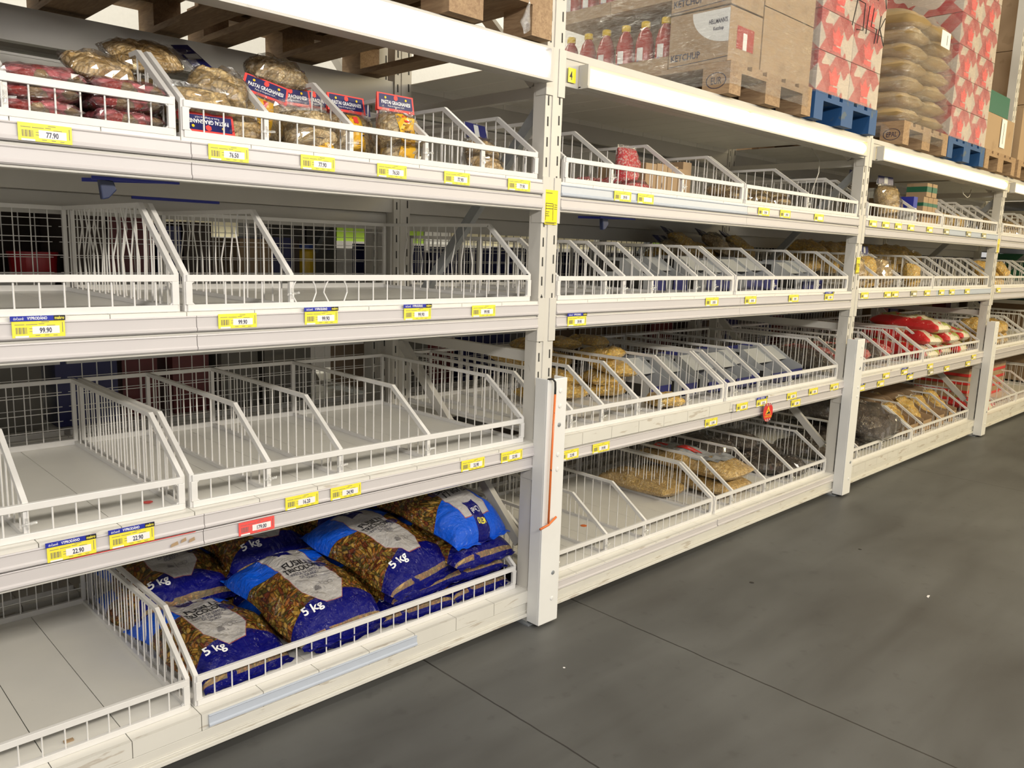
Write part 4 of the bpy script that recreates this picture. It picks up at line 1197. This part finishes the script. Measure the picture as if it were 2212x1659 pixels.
for i in range(8):
    carton('flat cream and red carton in the stack at the back of the fourth bay', (6.5 + .62 * (i % 2), .35, ZS[0] + .002 + .083 * (i // 2)), (.6, .5, .08), 'kraft', band=('red', .0, .35), group='flat cartons stacked on the bottom shelf of the fourth bay')

# ------------------------------------------------------------------ pallets and loads on top
PZ = 2.2385


def pallet(x, label, mat='wood', y=-.055, mark=None, z=PZ):
    t = thing('pallet', label, 'pallet', (x, y, z))
    blk = [(0, .10), (.3275, .4725), (.70, .80)]
    for i, (a, c) in enumerate(blk): MB().box(a, c, 0, 1.2, 0, .022).build('runner_board', [mat], t)
    for a, c in blk:
        for ya, yb in ((0, .145), (.5275, .6725), (1.055, 1.2)): MB().box(a, c, ya, yb, .022, .100).build('block', [mat], t)
    for ya, yb in ((0, .145), (.5275, .6725), (1.055, 1.2)): MB().box(0, .80, ya, yb, .100, .122).build('stringer_board', [mat], t)
    for a, c in ((0, .145), (.187, .287), (.3275, .4725), (.513, .613), (.655, .80)): MB().box(a, c, 0, 1.2, .122, .144).build('deck_board', [mat], t)
    if mark:
        q = MB(); q.text(mark, (-.001, .072, .046), (0, -1, 0), (0, 0, 1), .032, 0, False, 'C')
        k = 22
        for i in range(k):
            a0, a1 = 2 * PI * i / k, 2 * PI * (i + 1) / k
            q.poly([(-.001, .072 + rr * 1.5 * math.cos(a), .062 + rr * math.sin(a)) for rr, a in ((.036, a0), (.036, a1), (.033, a1), (.033, a0))])
        q.build('brand_mark', ['ink'], t)
    return t


LZ = PZ + .1445
pallet(-2.62, 'wooden pallet above the nearest bay, left end')
pallet(-1.77, 'wooden pallet above the nearest bay, second from the left')
pallet(-.885, 'wooden pallet above the nearest bay, next to the first upright')
for i, x in enumerate((-2.62, -1.77, -.885)):
    for j in range(2):
        carton('brown carton on the nearest bay pallets, %s pallet, %s' % (ORD[i], 'front' if j == 0 else 'back'), (x + .02, -.04 + .6 * j, LZ), (.76, .56, .45))
# film rag hanging from a pallet corner
t = thing('film_scrap', 'crumpled scrap of clear film hanging under the pallet at the first upright', 'plastic film', (-.225, -.07, 2.30))
MB().tube([(0, 0, .075), (.006, -.003, .035), (0, 0, 0), (-.008, 0, -.03), (0, 0, -.055), (-.012, 0, -.068)], [.002, .003, .010, .018, .012, .003], 8).build('film_knot', ['clear'], t, smooth=True)

# second bay: ketchup pallet
pallet(1.10, 'wooden pallet marked EUR under the ketchup load', mark='EUR')
t0 = None


def bottle(label, loc, group):
    global t0
    if t0 is None:
        t0 = thing('ketchup_bottle', label, 'bottle', loc, (0, 0, PI), group)
        MB().lathe((0, 0, 0), [(.044, 0), (.048, .006), (.048, .11), (.046, .155), (.033, .20), (.019, .222), (.019, .228)], 20).build('bottle_body', ['kred'], t0, smooth=True)
        MB().lathe((0, 0, .226), [(.023, 0), (.023, .026), (.020, .030)], 20).build('cap', ['capyellow'], t0, smooth=True)
        m = MB()
        for i in range(6):
            a0, a1 = -.7 + 1.4 * i / 6, -.7 + 1.4 * (i + 1) / 6
            P = lambda a, z: (.0488 * math.cos(a), .0488 * math.sin(a), z * 1.25)
            m.poly([P(a0, .012), P(a1, .012), P(a1, .055 - .012 * abs(i - 2)), P(a0, .055 - .012 * abs(i - 2.5))], 1)
            if 1 < i < 5: m.poly([P(a0, .05), P(a1, .05), P(a1, .10), P(a0, .10)], 0)
        m.build('bottle_label', ['white_label', 'royal'], t0)
        return t0
    return dup(t0, loc, (0, 0, PI), label)


M['kred'] = plain('ketchup_red', (.36, .025, .018, 1), .25, var=.05)
X0 = 1.10
for layer in range(2):
    z = LZ + layer * .315
    for k in range(2):
        ya = .295 + .375 * k
        tt = carton('low brown tray of ketchup bottles, %s layer, %s from the front' % (('lower', 'upper')[layer], ORD[k]), (X0, ya, z), (.30, .372, .062), top=False, name='bottle_tray', cat='tray')
        for q in range(3):
            bottle('red ketchup bottle with yellow cap on the %s tray layer of the EUR pallet' % ('lower', 'upper')[layer], (X0 + .056, ya + .062 + .123 * q, z + .004), 'ketchup bottles on the %s tray layer' % ('lower', 'upper')[layer])
for layer in range(2):
    z = LZ + layer * .245
    t = thing('ketchup_carton', 'ketchup carton with white arc print, %s one at the pallet corner' % ('lower', 'upper')[layer], 'box', (X0, -.035, z))
    w, d, h = .285, .325, .238
    MB().box(0, w, 0, d, 0, h).build('box_body', ['kraft'], t, bevel=.002)
    q = MB(); X = (0, -1, 0); Z = (0, 0, 1)
    q.text('KETCHUP', (-.001, d - .012, .030), X, Z, .030, 0, True, 'L', .165)
    q.poly([(-.0008, 0.001, .018), (-.0008, d - .002, .004), (-.0008, d - .002, .007), (-.0008, 0.001, .021)], 0)
    arc = [(-.0009, .001, h - .008)] + [(-.0009, .001 + .20 * math.cos(a), h - .008 - .145 * math.sin(a)) for a in [PI / 2 * i / 12 for i in range(13)]]
    q.poly(arc, 1)
    q.text('HELLMANN\'S', (-.0016, .110, h - .068), X, Z, .020, 0, True, 'L', .098)
    q.text('Ketchup', (-.0016, .085, h - .098), X, Z, .016, 0, True, 'L', .055)
    q.poly([(.065, -.001, .065), (.215, -.001, .065), (.215, -.001, .165), (.065, -.001, .165)], 2)
    q.poly([(.12, -.0014, .065), (.155, -.0014, .065), (.155, -.0014, .14), (.12, -.0014, .14)], 1)
    q.build('printed_panel', ['ink', 'white_label', 'kred'], t)
for layer in range(2):
    carton('tall plain brown carton on the EUR pallet, %s layer' % ('lower', 'upper')[layer], (1.395, -.035, LZ + layer * .30), (.50, .5, .295))
carton('plain brown carton deeper on the EUR pallet', (1.42, .50, LZ), (.46, .60, .5))
carton('narrow dark brown carton between ketchup and plain cartons', (1.388 - .0, -.0, LZ + .6), (.2, .3, .2), 'darkkraft')
t = thing('printed_carton', 'carton with orange-red and blue print above the plain carton', 'box', (1.60, -.03, LZ + .598))
MB().box(0, .30, 0, .4, 0, .25).build('box_body', ['white_label'], t)
q = MB(); q.box(.04, .25, -.001, 0, .0, .22, 0).box(.262, .285, -.001, 0, 0, .25, 1).box(.0, .03, -.001, 0, 0, .25, 1)
for k in range(6): q.box(.07, .22, -.0016, -.001, .03 + .03 * k, .042 + .03 * k, 2)
q.build('printed_panel', ['tagred', 'royal', 'pale'], t)


def wrap(label, x0, x1, y0, y1, z0, z1, seed, amp=.008, curve=None):
    """stretch wrap shell around a load: rippled tube of film"""
    m = MB(); n = 44; k = 26; P = []
    per = [(x0, y0), (x1, y0), (x1, y1), (x0, y1)]
    Ls = [x1 - x0, y1 - y0, x1 - x0, y1 - y0]; tot = sum(Ls)
    for j in range(k + 1):
        z = z0 + (z1 - z0) * j / k
        for i in range(n):
            s = tot * i / n; e = 0
            while s > Ls[e]: s -= Ls[e]; e += 1
            a, c = Vector(per[e]), Vector(per[(e + 1) % 4]); p = a + (c - a) * (s / Ls[e]); nrm = Vector(((c - a).y, -(c - a).x)).normalized()
            p += nrm * (amp * (.9 + noise.noise(Vector((p.x * 9 + seed, p.y * 9, z * 14 + p.x * 5))) * 1.1))
            m.v.append((p.x, p.y, z))
    for j in range(k):
        for i in range(n): m.f.append((j * n + i, j * n + (i + 1) % n, (j + 1) * n + (i + 1) % n, (j + 1) * n + i)); m.mi.append(0)
    o = m.build('stretch_wrap', ['wrap'], None, smooth=True)
    return tag(o, label, 'plastic film')


wrap('clear stretch wrap around the ketchup pallet load', 1.092, 1.903, -.060, 1.15, PZ + .04, LZ + .62, 1)

# blue pallet with gingham cartons
def gingham(x, pname, base, n, wd=.80, wr=None):
    pallet(x, 'blue painted pallet under the red gingham cartons, %s' % pname, 'bluewood')
    for k in range(n):
        for j in range(2):
            for q in range(2):
                t = thing('gingham_carton', 'red and white gingham carton over the %s, row %s up, %s %s' % (pname, ORD[k], ('left', 'right')[j], ('front', 'back')[q]), 'box', (x + .005 + .397 * j, -.05 + .58 * q, LZ + .205 * k))
                MB().box(0, .392, 0, .57, 0, .202).build('box_body', ['gingham'], t, bevel=.002)
                if q == 0:
                    d = MB(); d.poly([(.16, -.001, .05), (.24, -.001, .05), (.27, -.001, .12), (.235, -.001, .105), (.20, -.001, .15), (.165, -.001, .105), (.13, -.001, .12)], 0)
                    d.poly([(.15, -.001, .015), (.25, -.001, .015), (.25, -.001, .042), (.15, -.001, .042)], 0); d.build('crest_print', ['logored'], t)


gingham(1.94, 'second bay', 0, 6)
wrap('clear stretch wrap around the gingham cartons of the second bay', 1.936, 2.745, -.060, 1.15, LZ - .01, LZ + 1.2, 2, .006)
t = thing('marker_writing', 'black handwritten marker words on the wrap of the gingham load', 'writing', (1.96, -.0705, LZ + .40))
q = MB()
def stroke(pts, wd=.006): q.tube([(a, 0, b) for a, b in pts], wd / 2, 5)
for pts in (((.10, .35), (.13, .16)), ((.13, .40), (.20, .20), (.16, .38)), ((.24, .37), (.22, .22)), ((.24, .37), (.33, .36)), ((.23, .30), (.30, .29)), ((.38, .37), (.36, .20)), ((.33, .38), (.44, .36)),
            ((.47, .34), (.45, .20)), ((.47, .34), (.53, .32), (.46, .27), (.54, .19)), ((.57, .32), (.56, .18)), ((.60, .32), (.58, .18)), ((.66, .31), (.60, .17)), ((.66, .31), (.72, .15)), ((.62, .23), (.71, .22)),
            ((.34, .12), (.30, -.02)), ((.34, .12), (.44, .12), (.44, -.02), (.36, -.03)), ((.50, .12), (.48, -.03)), ((.56, .12), (.54, .02), (.62, .02), (.60, -.06)), ((.66, .10), (.64, -.05)), ((.72, .10), (.66, .03), (.73, -.05))): stroke(pts)
q.build('marker_strokes', ['black'], t)

# third bay: sack pallet
pallet(3.16, 'wooden pallet marked EPAL under the wrapped sacks', mark='EPAL')
for k in range(7):
    for j in range(2):
        bag('tan paper sack in the wrapped stack, %s layer, %s' % (ORD[k], ('left', 'right')[j]), (3.36 + .40 * j + .01 * (k % 2), .50, LZ + .055 + .098 * k), (0, 0, .03 * (k % 3 - 1)), (.42, 1.08, .115), 'sackpaper' if 'sackpaper' in M else M.setdefault('sackpaper', plain('tan_sack_paper', (.44, .31, .14, 1), .45, var=.15, vsc=8, Coat_Weight=.5)), 310 + 2 * k + j, name='paper_sack', cat='sack', lump=.02)
# wrap with rounded top
m = MB(); n = 40; k = 24
for j in range(k + 1):
    z = PZ + .05 + .80 * j / k; sh = 1 if j < 17 else math.sqrt(max(0, 1 - ((j - 17) / 7.6) ** 2))
    for i in range(n):
        a = 2 * PI * i / n; ca, sa = math.cos(a), math.sin(a); e = .36
        x = 3.565 + .42 * (abs(ca) ** e) * (1 if ca > 0 else -1) * (.45 + .55 * sh); y = .50 + .575 * (abs(sa) ** e) * (1 if sa > 0 else -1) * (.6 + .4 * sh)
        f = .016 * noise.noise(Vector((x * 6, y * 6, z * 16))) + .010 * math.sin(z * 60)
        m.v.append((x + ca * f, y + sa * f, z))
for j in range(k):
    for i in range(n): m.f.append((j * n + i, j * n + (i + 1) % n, (j + 1) * n + (i + 1) % n, (j + 1) * n + i)); m.mi.append(0)
tag(m.build('stretch_wrap', ['wrap'], None, smooth=True), 'clear stretch wrap around the tan sacks of the third bay', 'plastic film')
tag(MB().box(0, .16, 0, .001, 0, .10).box(.10, .105, -.001, 0, .02, .08, 1).build('delivery_note', ['paper', 'black'], None, loc=(3.50, -.100, LZ + .50)), 'white paper note on the wrapped sacks', 'paper note')
gingham(3.975, 'third bay', 0, 6)
wrap('clear stretch wrap around the gingham cartons of the third bay', 3.97, 4.78, -.060, 1.15, LZ - .01, LZ + 1.2, 4, .006)
pallet(4.80, 'wooden pallet with cartons at the right end of the third bay')
for lv in range(4):  # cartons added to cover the open background seen past the fourth bay
    for k in range(3):
        carton('brown cover carton filling the fifth bay', (8.6 + .85 * k, .12, ZS[lv] + .022), (.6, .75, .30), ('kraft', 'darkkraft', 'green')[(k + lv) % 3], group='cover cartons in the fifth bay')
carton('brown wrapped carton on the right end pallet of the third bay, front', (4.83, -.03, LZ), (.70, .5, .28))
carton('green carton on top at the right end of the third bay', (4.83, -.03, LZ + .282), (.5, .4, .16), 'green')
carton('large brown carton behind the green one', (4.83, .50, LZ), (.70, .6, .62))
tag(MB().box(0, .13, 0, .001, 0, .22).box(.06, .066, -.001, 0, .03, .19, 1).build('delivery_note', ['paper', 'black'], None, loc=(5.18, -.036, LZ + .05)), 'white paper note on the cartons at the right end of the third bay', 'paper note')
pallet(5.68, 'wooden pallet above the fourth bay, left end')
for k in range(3): carton('tall brown carton stacked above the fourth bay, %s layer' % ORD[k], (5.69, -.04, LZ + .45 * k), (.78, 1.0, .445))
pallet(6.55, 'wooden pallet above the fourth bay, right one')
for k in range(2): carton('brown carton on the right pallet of the fourth bay, %s layer' % ORD[k], (6.56, -.04, LZ + .45 * k), (.78, 1.0, .445))

# upper storage level: beams higher up with more pallets (seen at the top right)
for b in range(4):
    t = thing('upper_beam', 'cream beam of the high storage level over the %s' % BAY[b], 'beam', ((b - 1) * W + .047, 0, 3.75))
    MB().box(0, W - .094, 0, .05, 0, .11).build('front_beam', ['cream'], t); MB().box(0, W - .094, .94, .985, 0, .11).build('rear_beam', ['cream'], t)

# ------------------------------------------------------------------ cables, blue holders and small things
def cable(label, pts, r=.0035):
    o = MB().tube(pts, r, 8).build('cable', ['cream'], None, smooth=True); return tag(o, label, 'cable')


cable('thin white cable looping down by the second upright', [(2.60, .30, 2.214), (2.62, .22, 2.10), (2.585, .20, 2.02), (2.57, .22, 1.93), (2.60, .26, 1.84)])
cable('thin white cable loop hanging under the third bay deck', [(5.0, .15, 2.108), (5.03, .14, 2.06), (5.10, .13, 2.035), (5.18, .14, 2.05), (5.24, .15, 2.108)])


def blue_holder(x, label):
    t = thing('sign_holder', label, 'sign holder', (x, .06, 1.63))
    MB().bar((0, 0, .018), (.21, -.02, .020), .012, .006, (0, 0, 1)).bar((.21, -.02, .020), (.02, .14, .018), .010, .004, (0, 0, 1)).build('bracket', ['royal'], t)
    m = MB(); m.prism([(.018, .0, .016), (.052, 0, .012), (.060, 0, -.010), (.040, 0, -.032), (.024, 0, -.036)], (0, .02, 0)); m.build('clamp', ['blueplastic'], t, bevel=.003)


blue_holder(-1.60, 'blue plastic sign bracket clamped under the top shelf of the nearest bay')
blue_holder(.37, 'blue plastic sign bracket clamped under the top shelf of the second bay')
tag(MB().box(0, .33, 0, .006, 0, .028).build('blue_strip', ['royal'], None, loc=(-1.18, .980, 1.640)), 'short blue strip stuck on the rear beam of the nearest bay', 'strip')
tag(MB().lathe((0, 0, 0), [(.012, 0), (.014, .001), (.0, .0016)], 9).build('petal_scrap', ['red'], None, loc=(-1.47, .14, S1 + .001)), 'small red paper scrap on the tray in the nearest bay', 'scrap')
tag(MB().box(-.012, .012, -.006, .006, 0, .004).build('pasta_crumb', ['kraft'], None, loc=(-1.72, .10, ZS[0] + .001)), 'brown crumb on the bottom tray of the nearest bay', 'crumb')
# stain marks on the lower price rail
t = thing('peeled_sticker', 'three brown remnants of a peeled sticker on the lower rail', 'sticker', (-1.47, -.0135, .670))
m = MB()
for a, zz, w_ in ((0, 0, .022), (.028, .006, .016), (.050, .002, .018)): m.poly([(a, 0, zz), (a + w_, 0, zz + .004), (a + w_ * .9, 0, zz + .014), (a + .003, 0, zz + .009)])
m.build('remnant', ['kraft'], t)
tag(MB().box(0, .32, -.0006, 0, 0, .0018).build('red_line', ['tagred'], None, loc=(-1.72, -.0135, .6995)), 'thin red scratch line along the rail under the 22.90 tags', 'mark')
MBd = MB()
for i, (x, y, r) in enumerate(((-.2, -.35, .005), (1.05, -.40, .012), (1.9, -.55, .010))):
    tag(MB().lathe((0, 0, 0), [(r, 0), (r * .8, .0006), (0, .0008)], 7).build('floor_scrap', ['dark' if i else 'paper'], None, loc=(x, y, .0002), rot=(0, 0, i)), ('pale chip of litter on the floor below the nearest bay', 'dark litter spot on the floor in front of the second bay', 'dark litter spot on the floor near the second bay end')[i], 'litter')
tag(MB().prism([(0, 0, 0), (.035, .004, 0), (.03, .012, 0), (.01, .010, 0)], (0, 0, .002)).build('paper_scrap', ['paper'], None, loc=(1.52, -1.02, .0005)), 'small white paper scrap on the open floor', 'litter')

# ------------------------------------------------------------------ goods on the rear rack and the aisle behind
G = 'goods on the rear rack seen through the wire baskets'
rr = random.Random(11)
def tub(loc, label):
    t = thing('plastic_tub', label, 'tub', loc)
    m = MB(); m.lathe((0, 0, 0), [(.062, 0), (.075, .012), (.082, .11), (.086, .115), (.086, .125), (0, .126)], 24); m.build('tub_body', ['tubred'], t, smooth=False)


M['tubred'] = plain('red_tub_plastic', (.45, .02, .03, 1), .3)
M['tubyel'] = plain('yellow_tub_plastic', (.65, .42, .01, 1), .3)
M['rearblue'] = plain('rear_blue_print', (.015, .05, .25, 1), .4)
M['limegreen'] = plain('lime_green_print', (.35, .55, .06, 1), .5)
M['brightcream'] = plain('cream_carton', (.75, .70, .50, 1), .5)
tub((-1.43, 1.32, ZS[2] + .001), 'red plastic tub on the rear rack seen through the left basket back')
tub((-1.63, 1.34, ZS[2] + .001), 'red plastic tub farther left on the rear rack')
t = thing('yellow_canister', 'yellow canister with blue lid on the rear rack', 'canister', (-.30, 1.30, ZS[2] + .001))
MB().lathe((0, 0, 0), [(.045, 0), (.055, .01), (.055, .15), (.045, .16)], 20).build('canister_body', ['tubyel'], t); MB().lathe((0, 0, .16), [(.05, 0), (.052, .02), (.0, .022)], 20).build('lid', ['rearblue'], t)
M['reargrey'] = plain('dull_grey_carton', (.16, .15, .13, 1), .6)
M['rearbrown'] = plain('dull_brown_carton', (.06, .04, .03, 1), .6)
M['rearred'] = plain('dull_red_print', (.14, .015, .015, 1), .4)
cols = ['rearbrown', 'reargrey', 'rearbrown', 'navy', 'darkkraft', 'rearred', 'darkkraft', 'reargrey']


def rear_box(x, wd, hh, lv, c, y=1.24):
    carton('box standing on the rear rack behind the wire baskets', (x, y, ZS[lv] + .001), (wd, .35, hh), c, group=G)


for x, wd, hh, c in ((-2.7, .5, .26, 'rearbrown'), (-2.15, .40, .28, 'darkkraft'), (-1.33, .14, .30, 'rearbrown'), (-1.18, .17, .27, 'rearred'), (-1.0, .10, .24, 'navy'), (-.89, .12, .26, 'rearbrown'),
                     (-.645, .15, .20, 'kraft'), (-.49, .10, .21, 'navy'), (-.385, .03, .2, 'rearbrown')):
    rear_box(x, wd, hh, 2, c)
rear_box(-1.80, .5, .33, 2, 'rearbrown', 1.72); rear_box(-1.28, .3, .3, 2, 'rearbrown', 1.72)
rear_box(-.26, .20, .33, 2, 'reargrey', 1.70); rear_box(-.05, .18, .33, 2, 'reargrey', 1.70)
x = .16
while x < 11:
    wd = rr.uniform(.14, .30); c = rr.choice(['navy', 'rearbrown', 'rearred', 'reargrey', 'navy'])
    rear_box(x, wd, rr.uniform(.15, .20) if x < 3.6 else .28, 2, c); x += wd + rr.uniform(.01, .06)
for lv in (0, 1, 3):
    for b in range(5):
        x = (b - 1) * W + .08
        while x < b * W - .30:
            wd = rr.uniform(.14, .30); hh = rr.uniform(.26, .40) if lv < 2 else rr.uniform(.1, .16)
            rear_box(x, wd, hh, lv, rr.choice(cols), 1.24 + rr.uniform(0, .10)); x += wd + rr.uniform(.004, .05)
# wire backs of the baskets on the rear rack
g = MB(); L = 1.31
g.box(0, L, 0, .012, 0, .02).box(0, L, 0, .012, .27, .285)
for i in range(1, 25): g.tube([(L * i / 25, .006, .018), (L * i / 25, .006, .272)], .0022, 4, cap=False)
for q in range(1, 5): g.tube([(0, .002, .055 * q), (L, .002, .055 * q)], .0018, 4, cap=False)
gm = g.mesh('rear_wire_back', ['white'])
for lv in range(3):
    for b in range(3):
        for q in (0, 1):
            o = obj('rear_wire_back', gm, None, ((b - 1) * W + .08 + 1.333 * q, 1.13, ZS[lv] + .001)); tag(o, 'white wire grid standing at the front of the rear rack, behind the baskets', 'wire grid', 'wire grids of the rear rack')
# lit rack on the far side of the next aisle
for lv, z in enumerate((1.10, 1.48, 1.86)):
    t = thing('far_shelf', 'long white shelf across the next aisle, %s level' % ORD[lv], 'shelf', (-3, 5.2, z))
    MB().box(0, 16, 0, .9, 0, .035).box(0, 16, -.01, 0, -.03, .045).build('shelf_board', ['white'], t)
    x = -2.9
    while x < 11 and lv:
        wd = rr.uniform(.24, .5); hh = rr.uniform(.27, .33)
        carton('pale carton on the bright shelf across the next aisle', (x, 5.25, z + .036), (wd, .3, hh), rr.choice(['brightcream', 'limegreen', 'white_label', 'brightcream', 'brightcream', 'white_label', 'yellow']), group='cartons across the next aisle')
        x += wd + rr.uniform(.005, .03)
struct(MB().box(-3.5, 14, 6.2, 6.25, 0, 7.6).build('wall_rear', ['white']))
